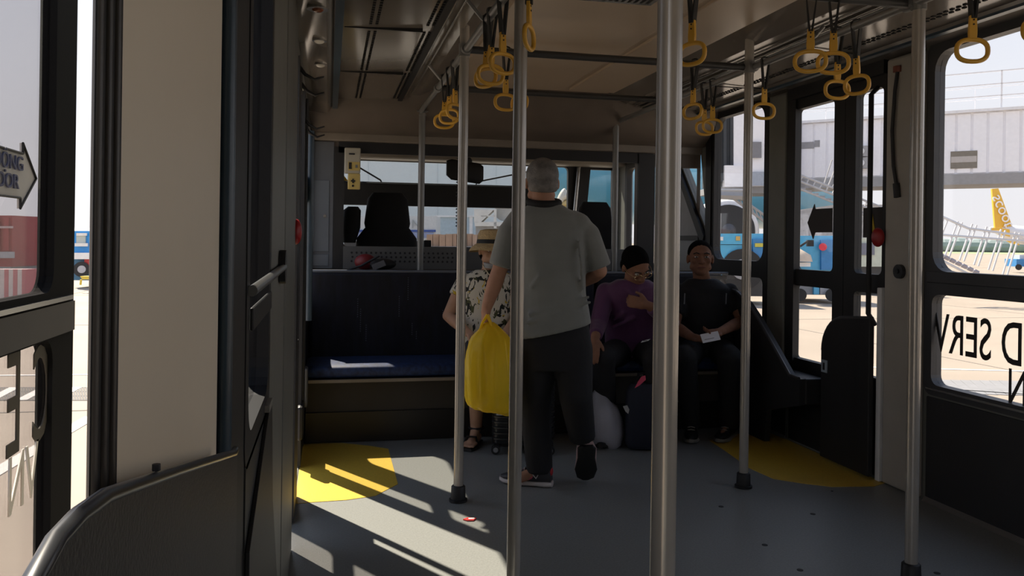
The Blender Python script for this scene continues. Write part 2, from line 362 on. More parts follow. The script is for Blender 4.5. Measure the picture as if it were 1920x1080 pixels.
# white arrow sign on the near leaf
sg = thing('door_sign', 'white arrow shaped automatic door sign on the open left door leaf glass', 'sign', (-.60, 1.8, 1.45))
def lp(px, py, x=-.594):
    r_ = sight(px, py, 1.0)-V((0, 0, EYE)); return V((0, 0, EYE))+r_*(x/r_.x)
ar = [lp(*q) for q in ((-170, 225), (43, 288), (43, 268), (68, 335), (38, 391), (38, 371), (-170, 345))]
MB().prism([(q.y, q.z) for q in ar], 'x', -.600, -.596).build('sign_face', mat('sign_white', (.62, .60, .58), .5), sg)
MB().tube([(-.594, q.y, q.z) for q in ar], .0025, 6, closed=True).build('sign_border', M_black, sg)
c0, c1 = lp(-45, 308), lp(-45, 350)
M_sgt = mat('sign_text_blue', (.10, .11, .20), .6)
text('sign_text', 'CỬA TỰ ĐỘNG', .040, M_sgt, (-.593, lp(43, 308).y, lp(40, 309).z), (0, 1, 0), (0, 0, 1), parent=sg, sx=1.25, align='RIGHT')
text('sign_text', 'AUTO', .040, M_sgt, (-.593, lp(34, 345).y-.20, lp(34, 343).z), (0, 1, 0), (0, 0, 1), parent=sg, sx=1.25, align='RIGHT')
text('sign_text', 'DOOR', .040, M_sgt, (-.593, lp(34, 345).y, lp(34, 343).z), (0, 1, 0), (0, 0, 1), parent=sg, sx=1.25, align='RIGHT')
# mirrored lettering on that leaf
let = thing('door_lettering', 'large mirrored dark letters CE on the lower glass of the open left leaf', 'lettering', (-.625, 1.8, .8))
a0, a1 = lp(82, 762, -.62), lp(50, 755, -.62)
text('lettering_line', 'C', .30, mat('grey_lettering', (.07, .06, .045), .8), (-.612, lp(79, 745, -.61).y, lp(79, 745, -.61).z), (0, -1, 0), (0, 0, 1), parent=let, sx=.55)
text('lettering_line', 'E', .30, mat('grey_lettering', (.07, .06, .045)), (-.612, lp(28, 768, -.61).y, lp(28, 768, -.61).z), (0, -1, 0), (0, 0, 1), parent=let, sx=.55)
text('lettering_line', 'VN', .17, mat('white_lettering', (.75, .70, .62), .6), (-.612, lp(45, 900, -.61).y, lp(45, 900, -.61).z), (0, -1, 0), (0, 0, 1), parent=let, sx=.75)

# ---- ducts and headers along both sides of the ceiling (cross section, extruded along the bus)
def duct(nm, mir):
    def X(x): return x if not mir else (XL+XR)-x
    poly = [(XL, 2.30), (XL, 2.07), (-.02, 2.055), (.01, 2.10), (.045, 2.105), (.05, 2.15), (.40, 2.165), (.47, 2.17), (.50, 2.195), (.60, 2.20), (.74, 2.27), (.74, 2.30)]
    if mir: poly = [(XL, 2.30), (XL, 2.18), (-.02, 2.185), (.01, 2.175), (.045, 2.175), (.05, 2.19), (.40, 2.20), (.47, 2.20), (.50, 2.21), (.60, 2.215), (.74, 2.27), (.74, 2.30)]
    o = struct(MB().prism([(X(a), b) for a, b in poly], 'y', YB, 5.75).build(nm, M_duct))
    dz = .02 if mir else 0
    m = MB()
    for row in (.165, .192, .415, .440):
        y = 1.2
        while y < 5.6:
            zz = 2.15+(row-.05)/.35*.015 if not mir else 2.19+(row-.05)/.35*.01
            if abs(y-3.72) > .04 and abs(y-4.72) > .03: m.box(X(row)-.006, X(row)+.006, y-.009, y+.009, zz-.004, zz-.0005)
            y += .036
    q = m.build('air_slots', mat('slot_black', (.003, .003, .003), .9), o); q['kind'] = 'stuff'
    for yy in (1.7, 2.7, 3.72, 4.72): MB().box(X(.055) if not mir else X(.40), X(.40) if not mir else X(.055), yy-.004, yy+.004, (2.148 if not mir else 2.185), 2.17+dz).build('panel_joint', M_black, o)
    for xa, zz, r_ in ((.485, 2.180 if not mir else 2.2, .008), (.53, 2.190 if not mir else 2.205, .006)):
        MB().cyl((X(xa), YB+.1, zz-.004), (X(xa), 5.7, zz-.004), r_, 8).build('light_strip', M_steel, o, smooth=True)
    MB().box(min(X(.012), X(.046)), max(X(.012), X(.046)), YB+.1, 5.7, 2.088+(.075 if mir else 0), 2.10+(.075 if mir else 0)).build('dark_channel', M_bluetube, o)
    MB().box(min(X(.445), X(.475)), max(X(.445), X(.475)), YB+.1, 5.7, 2.155 if not mir else 2.19, 2.168 if not mir else 2.2).build('dark_channel', M_black, o)
    return o
dl = duct('trim_1', False); dr = duct('trim_2', True)
for (yy, cc) in ((3.10, 1), (3.60, 0), (4.10, 0)):
    t = thing('ceiling_lamp', ['small clear round lamp in left header, nearer one', 'reddish brown round lamp in the left door header', 'small clear round lamp in left header, farther one'][0 if yy == 3.60 else (1 if cc else 2)], 'lamp', (-.05, yy, 2.055))
    MB().cyl((-.05, yy, 2.05), (-.05, yy, 2.062), .03 if not cc else .04, 20).build('lamp_bezel', M_steel, t, smooth=True)
    MB().ell((-.05, yy, 2.052), (.022, .022, .012)).build('lamp_lens', mat('lens_clear', (.6, .58, .52), .2) if not cc else mat('lens_amber', (.22, .06, .02), .2), t, smooth=True)
MB().box(XL, -.03, 1.85, 2.2, 2.03, 2.08).build('header_box', M_black, dl, bevel=.01)
vt = thing('ceiling_vent', 'slatted metal vent grille in the middle of the ceiling', 'vent', (1.16, 3.25, 2.265))
MB().prism(rect(.98, 1.36, 2.95, 3.40), 'z', 2.252, 2.266, holes=[rect(1.0, 1.34, 2.97, 3.38)]).build('vent_frame', M_steel, vt)
MB().box(1.0, 1.34, 2.97, 3.38, 2.262, 2.2645).build('vent_backing', M_black, vt)
for i in range(12): MB().box(1.005+i*.028, 1.018+i*.028, 2.97, 3.38, 2.253, 2.259).build('slat', M_steel, vt)
# ---- cab bulkhead
bh = struct(MB().prism(rect(XL, XR, 0, 2.30), 'y', YF-.03, YF+.03, holes=[rrect(.10, 2.30, 1.16, 1.86, .03), rect(2.42, XR-.002, 1.0, 1.80)]).build('wall_front', M_bulk))
m = MB()
prof = []
for i in range(9):
    a = i/8*PI/2; prof.append((YF-.03-.26*(1-math.sin(a)), 2.265-.30*(1-math.cos(a)) if False else 1.95+.32*math.cos(a)))
cs = [(YF-.03, 2.29), (YF-.36, 2.29)]+[(YF-.03-.33*math.cos(a), 2.28-.33*math.sin(a)) for a in [i/7*PI/2 for i in range(8)]]
MB().prism(cs, 'x', XL, XR)  .build('curved_header', M_bulk, bh, smooth=True)
MB().box(XL, XR, YF-.06, YF-.03, 1.90, 1.965).build('header_lip', mat('header_lip_beige', (.22, .19, .16), .45), bh, bevel=.01)
MB().box(.06, 2.42, YF-.05, YF-.029, 1.82, 1.895).build('black_surround', M_black, bh)
MB().box(.03, .10, YF-.05, YF-.029, 1.0, 1.86).build('black_surround', M_black, bh)
MB().box(2.30, 2.43, YF-.06, YF-.029, 1.0, 1.89).build('black_surround', M_black, bh)
MB().box(XL, .03, YF-.05, YF-.029, 1.0, 1.895).build('column_panel', mat('column_blue_grey', (.10, .11, .125), .5), bh, bevel=.005)
MB().box(-.11, .0, YF-.056, YF-.05, 1.12, 1.62).build('column_hatch', mat('hatch_blue_grey', (.13, .15, .175), .45), bh, bevel=.004)
MB().box(-.11, .0, YF-.056, YF-.05, 1.02, 1.10).build('column_hatch', mat('hatch_blue_grey', (.24, .27, .31)), bh, bevel=.004)
MB().cyl((-.03, YF-.064, 1.37), (-.03, YF-.055, 1.37), .012, 12).build('hatch_lock', M_steel, bh)
# perforated panel under the window
hol = []
MB().box(.10, 2.30, YF-.05, YF-.032, 1.0, 1.16).build('ledge_panel', mat('ledge_grey', (.10, .10, .10), .5), bh)
hm = MB()
for i in range(22):
    for j in range(3):
        hm.cyl((.16+i*.034+(j % 2)*.006, YF-.0515, 1.055+j*.03), (.16+i*.034+(j % 2)*.006, YF-.0495, 1.055+j*.03), .008, 8)
q = hm.build('perforations', M_black, bh); q['kind'] = 'stuff'
# ---- cab beyond the bulkhead: windscreen wall, dashboard
YW = 7.85
ws = struct(MB().prism(rect(XL, XR, 0, 2.30), 'y', YW, YW+.05, holes=[rrect(.10, 2.30, 1.12, 1.945, .04), [(2.46, 1.10), (2.76, 1.10), (2.76, 1.93), (2.53, 1.93)]]).build('wall_windscreen', M_black))
MB().prism(rect(.08, 2.33, 1.10, 1.96), 'y', YW+.02, YW+.028).build('pane', G_front, ws)
MB().prism(rect(2.44, 2.78, 1.08, 1.95), 'y', YW+.02, YW+.028).build('pane', G_front, ws)
MB().box(XL, XR, YW-.25, YW, 1.95, 2.2).build('cab_header', mat('cab_header_tan', (.26, .23, .19), .5), ws, bevel=.03)
MB().box(.12, 1.0, YW-.27, YW-.24, 1.99, 2.06).build('header_recess', M_black, ws)
MB().box(1.08, 1.30, YW-.27, YW-.24, 1.99, 2.03).build('header_recess', M_black, ws)
MB().cyl((2.10, YW-.26, 2.03), (2.10, YW-.24, 2.03), .03, 14).build('header_knob', M_black, ws)
MB().cyl((2.33, YW-.03, 1.1), (2.40, YW-.03, 1.95), .018, 8).build('post_trim', M_steel, ws)
bd = thing('sun_blind', 'wide black sign box across the inside of the windscreen', 'blind', (1.0, YW-.05, 1.62))
MB().box(.10, 1.98, YW-.06, YW-.01, 1.525, 1.735).build('blind_sheet', mat('blind_black', (.016, .016, .016), .6), bd, bevel=.005)
MB().cyl((.10, YW-.035, 1.738), (1.98, YW-.035, 1.738), .008, 8).build('blind_rod', M_black, bd)
text('bus_number', '12', .30, mat('number_yellow', (.75, .42, .02)), (.18, YW+.035, 1.84), (-1, 0, 0), (0, 0, 1), parent=ws, sx=1.0)
for i, (a, b, c) in enumerate(((( .24, 1.90), (.47, 1.77), (.49, 1.73)), ((1.93, 1.90), (1.40, 1.78), (1.38, 1.73)))):
    t = thing('wiper', ['short wiper arm above the blind at the left of the windscreen', 'long wiper arm above the blind near the interior mirror'][i], 'wiper', (a[0], YW+.06, a[1]))
    MB().tube([(a[0], YW+.06, a[1]), (b[0], YW+.06, b[1]), (c[0], YW+.06, c[1])], .008, 8).build('wiper_arm', M_black, t)
    MB().cyl((a[0], YW+.05, a[1]), (a[0], YW+.075, a[1]), .02, 12).build('wiper_hub', M_black, t)
db = thing('dashboard', 'long black dashboard under the windscreen in the cab', 'dashboard', (1.3, 7.5, 0))
MB().prism([(7.25, 0.02), (7.85, .02), (7.85, 1.10), (7.60, 1.14), (7.38, 1.06), (7.25, .8)], 'x', XL+.01, XR-.01).build('dash_body', M_black, db, bevel=.03)
MB().loft([((1.05, 7.45, 1.06), (.3, 0, 0), (0, .12, 0)), ((1.05, 7.46, 1.15), (.25, 0, 0), (0, .09, 0))], 24, 3).build('instrument_hood', M_black, db, smooth=True)
MB().box(.83, .90, 7.4, 7.46, 1.1, 1.21).build('switch_box', M_black, db, bevel=.01)

# ================================================================== INTERIOR THINGS
# ---- grab poles
def pole(x, y, z0, label, r=.0225, collar=True, m=M_pole, ztop=2.272):
    t = thing('grab_pole', label, 'pole', (x, y, z0), 'vertical grab poles')
    MB().cyl((x, y, z0+.002), (x, y, ztop-.002), r, 32).build('tube', m, t, smooth=True)
    if collar:
        MB().tube([(x, y, z0+.001), (x, y, z0+.012), (x, y, z0+.014), (x, y, z0+.07), (x, y, z0+.075)], [r*1.9, r*1.9, r*1.55, r*1.45, r*1.2], 24).build('foot_collar', M_black, t, smooth=True)
    MB().tube([(x, y, ztop-.012), (x, y, ztop)], [r*1.3, r*2.2], 24).build('ceiling_flange', m, t, smooth=True)
    MB().cyl((x, y, 2.07), (x, y, 2.13), r*1.18, 24).build('rail_clamp', M_poled, t, smooth=True)
    return t
pole(.605, 3.81, 0, 'slim grab pole at the left standing in the patch of sunlight')
pole(2.04, 3.78, 0, 'slim grab pole right of the seated passengers in front of the yellow patch')
pole(.61, 2.66, 0, 'mid sized grab pole crossing in front of the man in grey')
pole(2.07, 2.60, 0, 'grab pole in front of the pillar at the right')
pole(.585, 1.37, 0, 'thickest nearest grab pole right of the image centre')
pole(.62, 5.72, 1.0, 'short far pole on the ledge at the left of the windscreen view', collar=False, m=M_poled, ztop=2.1)
pole(2.04, 5.74, 1.0, 'short far pole on the ledge behind the man in purple', collar=False, m=M_poled, ztop=2.2)
# ---- rails
RX0, RX1, RZ = .61, 2.06, 2.10
for x, lb in ((RX0, 'long ceiling grab rail on the left with yellow straps'), (RX1, 'long ceiling grab rail on the right with yellow straps')):
    t = thing('grab_rail', lb, 'rail', (x, .5, RZ))
    MB().tube([(x, YB+.1, RZ), (x, 5.70, RZ)], .0165, 18).build('tube', M_poled, t, smooth=True)
    for yy in (-2, 0, 2.0, 3.3, 4.6): MB().tube([(x, yy, RZ), (x+(.08 if x > 1 else -.08), yy, 2.19)], .009, 8).build('bracket', M_poled, t, smooth=True)
for y, lb in ((1.37, 'nearest overhead cross bar just above the picture'), (2.63, 'dark overhead cross bar at the upper right joining the near poles'), (3.79, 'dark overhead cross bar joining the two slim poles'), (4.80, 'farthest overhead cross bar in front of the bulkhead')):
    t = thing('cross_bar', lb, 'bar', (1.33, y, RZ))
    MB().tube([(RX0+.01, y, RZ), (RX1-.01, y, RZ)], .0175, 18).build('tube', mat('bar_dark', (.045, .045, .045), .4), t, smooth=True)
    for x in (RX0, RX1): MB().cyl((x, y-.03, RZ), (x, y+.03, RZ), .024, 16).build('joint', M_poled, t, smooth=True)
# ---- hanging straps
def strap_proto():
    t = thing('hanging_strap', 'x', 'strap', (0, 0, 0), 'yellow hanging straps')
    R = MB(); pts = []
    for i in range(28):
        a = 2*PI*i/28; ca, sa = math.cos(a), math.sin(a)
        pts.append((.052*(abs(ca)**.8)*(1 if ca > 0 else -1), 0, -.235+.036*(abs(sa)**.8)*(1 if sa > 0 else -1)))
    R.tube(pts, .0078, 10, closed=True); R.build('ring', M_yel, t, smooth=True)
    h = MB().prism([(-.012, -.205), (.012, -.205), (.014, -.175), (.011, -.12), (-.011, -.12), (-.014, -.175)], 'y', -.006, .006).build('holder', M_yel, t, bevel=.002)
    for zz in (-.135, -.15): MB().cyl((0, -.008, zz), (0, .008, zz), .003, 8).build('rivet', M_black, h)
    w_ = MB()
    for s in (-1, 1): w_.prism([(s*.020, .018), (s*.020+.004, .018), (s*.004+.004, -.13), (s*.004-.004, -.13)], 'y', -.011, .011)
    w_.tube([(-.020, 0, .018), (-.012, 0, .024), (0, 0, .026), (.012, 0, .024), (.020, 0, .018)], .004, 6)
    w_.build('webbing', M_web, t)
    return t
sp = strap_proto()
def copy_tree(o, parent=None):
    c = o.copy(); COL.objects.link(c); c.parent = parent
    for ch in [k for k in bpy.data.objects if k.parent == o]: copy_tree(ch, c)
    return c
ST = [(RX0, 2.56, 60, 'near the top, left of centre, beside the second pole'), (RX0, 2.97, 20, 'on the left rail, second from the front of its bunch'),
      (RX0, 3.17, 10, 'on the left rail, hanging lowest in the bunch'), (RX0, 3.25, -50, 'on the left rail, partly behind the lowest of the bunch'),
      (.80, 3.79, 10, 'on the middle cross bar, nearest the left rail'), (.87, 3.79, -60, 'on the middle cross bar, half hidden by the second pole'),
      (RX0, 4.15, 30, 'on the left rail, just left of the slim pole'), (RX0+.0, 4.32, -30, 'on the left rail, behind the slim pole'), (RX0, 4.52, -5, 'on the left rail, lowest and farthest'),
      (1.205, 2.63, -60, 'on the near cross bar, right beside the thick pole'), (1.75, 3.79, -60, 'on the middle cross bar right of the thick pole'),
      (RX1, 4.33, 5, 'on the right rail, far, left one of an overlapping pair'), (RX1, 4.22, -10, 'on the right rail, far, right one of an overlapping pair'),
      (RX1, 3.66, -8, 'on the right rail, beside the right slim pole'), (1.655, 2.63, -30, 'on the near cross bar, left one of the upper right pair'),
      (1.745, 2.63, -25, 'on the near cross bar, right one of the upper right pair'), (RX1, 3.07, -5, 'on the right rail, wide one below the upper right pair'),
      (RX1, 2.95, -65, 'on the right rail, narrow one above the door'), (RX1, 2.33, -12, 'against the bright sky in the upper right window'),
      (RX1, 2.06, -20, 'cut by the right edge of the picture')]
for i, (x, y, a, lb) in enumerate(ST):
    c = sp if i == 0 else copy_tree(sp)
    c.location = (x, y, RZ); c.rotation_euler = (math.radians(random.uniform(-3, 3)), 0, math.radians(a)); c['label'] = 'yellow hanging strap '+lb
# ---- bench
bn = thing('bench', 'long dark blue bench across the front of the bus under the ledge', 'bench', (1.3, 5.2, 0))
BX0, BX1 = XL+.02, 2.62
MB().box(BX0, BX1, 5.04, 5.40, .18, .385).build('base_panel', M_base, bn)
MB().box(BX0, BX1, 5.02, 5.40, .004, .18).build('toe_board', mat('toe_board_black', (.012, .010, .008), .4), bn)
MB().box(BX0, BX1, 4.925, 4.945, .372, .390).build('front_trim', mat('bench_trim', (.22, .19, .15), .4), bn)
MB().box(BX0, BX1, 4.945, 5.40, .365, .388).build('seat_board', M_base, bn)
for i, (a, b) in enumerate(((BX0, .96), (.97, 1.78), (1.79, BX1))):
    MB().loft([((a, 5.16, .43), (0, .20, 0), (0, 0, .036)), ((a+.03, 5.16, .43), (0, .22, 0), (0, 0, .045)), ((b-.03, 5.16, .43), (0, .22, 0), (0, 0, .045)), ((b, 5.16, .43), (0, .20, 0), (0, 0, .036))], 28, 4).build('cushion', M_seatc, bn, smooth=True)
    MB().box(a+.004, b-.004, 5.38, 5.47, .40, 1.0).build('backrest', M_seatb, bn, bevel=.02)
MB().cyl((BX0, 5.40, 1.005), (XR-.05, 5.40, 1.005), .010, 10).build('top_piping', mat('piping_grey_blue', (.14, .16, .2), .35), bn, smooth=True)
MB().box(BX0, XR-.015, 5.48, YF-.03, .955, .985).build('ledge', mat('ledge_top', (.09, .09, .095), .5), bh)
m_st = mat('stitch_grey', (.10, .12, .18), .7); sm = MB(); random.seed(3)
for i in range(9):
    x = random.uniform(BX0+.1, .85); z = random.uniform(.55, .85)
    for k in range(random.randint(4, 12)): sm.box(x-.0025, x+.0025, 5.376, 5.381, z+k*.014, z+k*.014+.006)
q = sm.build('stitching', m_st, bn); q['kind'] = 'stuff'
# ---- side screens
ss = thing('seat_end_panel', 'dark end panel with light sloping edge at the right end of the bench', 'panel', (2.63, 4.7, 0))
prof = [(5.35, .004), (5.35, .93), (5.0, .90), (4.85, .84), (4.70, .74), (4.52, .60), (4.34, .455), (4.24, .45), (4.24, .30), (4.60, .20), (4.62, .004)]
MB().prism(prof, 'x', 2.63, 2.665).build('panel_board', M_dark, ss)
MB().tube([(2.625, y, z+.004) for y, z in prof[1:8]], .009, 8).build('panel_edge', M_frame, ss, smooth=True)
MB().box(2.665, XR-.02, 4.24, 5.35, .30, .45).build('wheel_box_top', M_dark, ss, bevel=.01)
ds = thing('draught_screen', 'black screen with rounded top corner in front of the right hand door', 'screen', (2.74, 4.0, 0))
def rc(cy, cz, r, a0, a1, k=8): return [(cy+r*math.cos(math.radians(a0+(a1-a0)*i/k)), cz+r*math.sin(math.radians(a0+(a1-a0)*i/k))) for i in range(k+1)]
pr_ = [(3.77, .02), (3.77, .84)]+rc(4.0, .62, .20, 85, 0)+[(4.2, .02)]
MB().prism(pr_, 'x', 2.735, 2.765).build('screen_board', M_black, ds, bevel=.006)
MB().tube([(2.75, y, z) for y, z in pr_[1:-1]], .012, 8).build('screen_edge', M_frame, ds, smooth=True)
s_ = MB().box(2.728, 2.735, 4.13, 4.185, .50, .57).build('small_sticker', mat('sticker_blue_white', (.30, .36, .42), .4), ds, bevel=.002, label='small pale pictogram sticker')
MB().box(2.724, 2.729, 4.15, 4.163, .515, .555).build('pictogram', M_black, s_)
ns = thing('draught_screen', 'large black curved screen in the lower left foreground', 'screen', (XL+.04, .9, 0))
top = [(.300, .80), (.303, .95), (.308, 1.05), (.319, 1.098), (.348, 1.104), (.376, 1.104), (.419, 1.099), (.462, 1.090), (.602, 1.060), (.974, .978)]
MB().prism([(.985, .004), (.985, .976)]+[t for t in top[::-1]]+[(.300, .004)], 'x', -.104, -.098).build('screen_board', M_dark, ns, bevel=.001)
MB().tube([(-.101, y, z-.002) for y, z in top]+[(-.101, .99, .976)], .0042, 10).build('screen_edge', mat('screen_edge_grey', (.03, .032, .036), .28), ns, smooth=True)
MB().cyl((-.101, .54, 1.076), (-.101, .54, 1.080), .0025, 8).build('screw_head', M_black, ns)
wp = thing('wheel_cover', 'black sloping panel edge catching sunlight between the left pillars', 'panel', (XL+.03, 1.7, 0))
MB().prism([(1.42, .004), (1.42, .70), (1.86, .845), (1.95, .845), (2.02, .60), (2.5, .02), (2.5, .004)], 'x', XL+.013, XL+.020).build('panel_board', M_dark, wp, bevel=.001)
MB().box(XL+.012, XL+.022, 1.83, 1.92, .845, .86).build('panel_cap', M_wall, wp)
# guard bar of the left window
gb = thing('guard_bar', 'short horizontal grey guard bar fixed to the left wall', 'bar', (XL+.03, 2.1, 1.14))
MB().tube([(XL+.018, 1.42, 1.13), (XL+.022, 1.8, 1.135), (XL+.024, 2.28, 1.14)], .009, 14).build('tube', M_poled, gb, smooth=True)
MB().cyl((XL+.014, 2.28, 1.14), (XL+.030, 2.28, 1.14), .045, 20).build('wall_flange', M_dark, gb, smooth=True)
MB().box(XL+.012, XL+.019, 1.45, 1.90, 1.06, 1.10).build('lower_clamp', M_black, gb, bevel=.01)
# red emergency knobs
for x, y, z, lb, sx_ in ((XL+.0, 3.33, 1.24, 'red round emergency knob on the left door pillar', 1), (XR-.035, 3.76, 1.26, 'red round emergency knob on the right door pillar', -1)):
    t = thing('emergency_knob', lb, 'knob', (x, y, z))
    MB().cyl((x, y, z), (x+sx_*.012, y, z), .03, 16).build('knob_base', M_black, t)
    MB().ell((x+sx_*.016, y, z), (.022, .045, .05)).build('knob_cap', M_red, t, smooth=True)
# hose and disc on right pillar
hs_ = thing('door_hose', 'thin dark hose hanging down the right pillar', 'hose', (XR-.04, 3.66, 2.0))
MB().tube([(XR-.04, 3.64, 2.10), (XR-.05, 3.645, 2.0), (XR-.048, 3.665, 1.8), (XR-.045, 3.655, 1.62), (XR-.045, 3.63, 1.52)], .009, 10).build('hose_tube', M_dark, hs_, smooth=True)
MB().cyl((XR-.045, 3.632, 1.53), (XR-.045, 3.622, 1.46), .017, 12).build('hose_end', M_dark, hs_, smooth=True)
MB().cyl((XR-.04, 3.64, 2.09), (XR-.04, 3.64, 2.12), .022, 12).build('hose_cap', mat('cap_brown', (.25, .08, .05), .4), hs_)
t = thing('pillar_knob', 'round black cap on the right pillar at band height', 'knob', (XR-.04, 3.62, 1.10))
MB().cyl((XR-.035, 3.60, 1.09), (XR-.055, 3.60, 1.09), .035, 20).build('cap_disc', M_dark, t, smooth=True)
MB().cyl((XR-.055, 3.60, 1.09), (XR-.062, 3.60, 1.09), .012, 12).build('cap_boss', M_black, t, smooth=True)
# yellowish control unit hanging at the bulkhead
cu = thing('ticket_unit', 'cream and yellow box with cross symbol hanging at left of the cab window', 'box', (.17, YF-.09, 1.6))
MB().box(.10, .21, YF-.12, YF-.06, 1.67, 1.85).build('upper_box', mat('unit_cream', (.42, .40, .33), .4), cu, bevel=.008)
MB().box(.125, .21, YF-.115, YF-.06, 1.56, 1.67).build('lower_box', mat('unit_yellow', (.55, .42, .14), .4), cu, bevel=.006)
MB().box(.125, .205, YF-.122, YF-.118, 1.69, 1.75).build('yellow_label', mat('unit_yellow', (.55, .42, .14)), cu)
MB().box(.13, .148, YF-.126, YF-.121, 1.70, 1.745).build('dark_key', M_black, cu)
MB().box(.175, .190, YF-.126, YF-.121, 1.71, 1.73).build('round_key', M_gcab, cu)
MB().box(.13, .17, YF-.125, YF-.119, 1.80, 1.81).build('slot', M_black, cu)
c_ = MB(); c_.box(.145, .175, YF-.120, YF-.114, 1.612, 1.622); c_.box(.155, .165, YF-.1205, YF-.1135, 1.602, 1.632); c_.build('cross_symbol', M_black, cu)
MB().cyl((.16, YF-.119, 1.583), (.16, YF-.114, 1.583), .008, 12).build('round_symbol', M_black, cu)
# interior mirror with curly cord
mr = thing('interior_mirror', 'black interior rear view mirror behind the left slim pole', 'mirror', (1.05, 6.7, 1.8))
MB().loft([((.93, 6.70, 1.80), (0, .02, 0), (0, 0, .06)), ((.97, 6.70, 1.79), (0, .03, 0), (0, 0, .085)), ((1.20, 6.68, 1.76), (0, .03, 0), (0, 0, .085)), ((1.23, 6.68, 1.76), (0, .02, 0), (0, 0, .06))], 20, 3.5).build('mirror_shell', M_black, mr, smooth=True)
MB().tube([(1.08, 6.7, 1.84), (1.10, 6.7, 2.0), (1.10, 6.75, 2.27)], .012, 8).build('mirror_stem', M_black, mr, smooth=True)
MB().ell((1.08, 6.69, 1.86), (.06, .03, .045)).build('mirror_joint', M_black, mr, smooth=True)
cc = thing('curly_cord', 'black coiled cord hanging beside the left slim pole in the cab', 'cord', (1.07, 6.8, 1.5))
MB().tube([(1.04+.012*math.cos(i*.9), 6.8+.012*math.sin(i*.9), 2.265-i*.0040) for i in range(240)], .0035, 5).build('cord_coil', M_black, cc, smooth=True)
# cab seats
def cab_seat(x, y, ztop, w, label, arm):
    t = thing('cab_seat', label, 'seat', (x, y, 0))
    M_s = mat('cab_seat_fabric', (.010, .010, .011), .8)
    MB().loft([((x, y+.02, .62), (w*.62, 0, 0), (0, .07, 0)), ((x, y, .9), (w*.68, 0, 0), (0, .08, 0)), ((x, y-.01, 1.22), (w*.60, 0, 0), (0, .07, 0)), ((x, y-.02, 1.30), (w*.45, 0, 0), (0, .06, 0))], 24, 3).build('backrest', M_s, t, smooth=True)
    MB().loft([((x, y-.02, 1.26), (w*.42, 0, 0), (0, .05, 0)), ((x, y-.02, 1.34), (w*.46, 0, 0), (0, .06, 0)), ((x, y-.02, ztop-.05), (w*.40, 0, 0), (0, .055, 0)), ((x, y-.02, ztop), (w*.30, 0, 0), (0, .04, 0))], 24, 3.2).build('headrest', M_s, t, smooth=True)
    MB().box(x-w*.6, x+w*.6, y, y+.5, .45, .60).build('seat_pad', M_s, t, bevel=.04)
    MB().cyl((x, y+.25, 0.01), (x, y+.25, .46), .12, 20).build('pedestal', M_black, t, smooth=True)
    if arm: MB().loft([((x-w*.75, y, 1.18), (.05, 0, 0), (0, .05, 0)), ((x-w*.72, y, 1.30), (.075, 0, 0), (0, .06, 0)), ((x-w*.70, y, 1.44), (.07, 0, 0), (0, .05, 0)), ((x-w*.68, y, 1.47), (.04, 0, 0), (0, .03, 0))], 16, 2.5).build('side_cushion', M_s, t, smooth=True)
    return t
cab_seat(.46, 6.75, 1.585, .40, 'black driver seat silhouetted against the windscreen', True)
cab_seat(2.16, 6.60, 1.545, .34, 'black second cab seat right of the man in grey', False)
# red and black items on the ledge
t = thing('baseball_cap', 'dark red cap lying with black strap on the ledge before the perforated panel', 'cap', (.27, 5.8, 1.0))
MB().ell((.25, 5.80, 1.055), (.075, .06, .055)).build('cap_crown', mat('cap_red', (.16, .012, .015), .5), t, smooth=True)
MB().ell((.36, 5.78, 1.04), (.10, .06, .04)).build('cap_lining', M_black, t, smooth=True)
MB().tube([(.14, 5.74, 1.005), (.22, 5.73, 1.03), (.34, 5.72, 1.10)], .008, 8).build('cap_strap', M_black, t, smooth=True)
MB().box(.29, .38, 5.70, 5.715, 1.015, 1.055, Matrix.Rotation(-.4, 3, 'Y')).build('cap_tag', mat('tag_grey', (.14, .14, .15), .5), t)
# small litter
q = onfloor([(881, 975)], 0, 0)[0]
t = thing('candy_wrapper', 'small red wrapper lying on the sunlit floor', 'litter', (q[0], q[1], 0))
MB().prism([(q[0]-.03, q[1]), (q[0]-.008, q[1]+.018), (q[0]+.03, q[1]+.006), (q[0]+.012, q[1]-.02), (q[0]-.015, q[1]-.016)], 'z', .001, .006).build('wrapper_foil', mat('wrapper_red', (.75, .05, .05), .35), t)
MB().box(q[0]-.006, q[0]+.02, q[1]-.008, q[1]+.006, .006, .0075).build('wrapper_print', M_white, t)
# ================================================================== PEOPLE
def finish(mb, name, m, parent, voxel, it=3, base=None, fac=.5):
    """voxel-join the overlapping volumes into one continuous surface"""
    bmesh.ops.recalc_face_normals(mb.b, faces=mb.b.faces[:])
    me = bpy.data.meshes.new('tmp'); mb.b.to_mesh(me); mb.b.free()
    o = bpy.data.objects.new('tmp', me); COL.objects.link(o)
    r = o.modifiers.new('r', 'REMESH'); r.mode = 'VOXEL'; r.voxel_size = voxel; r.use_smooth_shade = True
    s_ = o.modifiers.new('s', 'SMOOTH'); s_.factor = fac; s_.iterations = it
    bpy.context.view_layer.update()
    me2 = bpy.data.meshes.new_from_object(o.evaluated_get(bpy.context.evaluated_depsgraph_get()))
    bpy.data.objects.remove(o); bpy.data.meshes.remove(me)
    me2.name = name; me2.materials.clear(); me2.materials.append(m)
    if base is not None: me2.transform(Matrix.Translation(-V(base)))
    n = bpy.data.objects.new(name, me2); COL.objects.link(n)
    if base is not None: n.location = base
    if parent is not None: n.parent = parent; n.location = -parent.location
    return n
def frame(d, u_):
    d = V(d).normalized(); s = d.cross(V(u_)).normalized(); u2 = s.cross(d).normalized(); return d, s, u2
def rotm(s, d, u): return Matrix((s, d, u)).transposed()
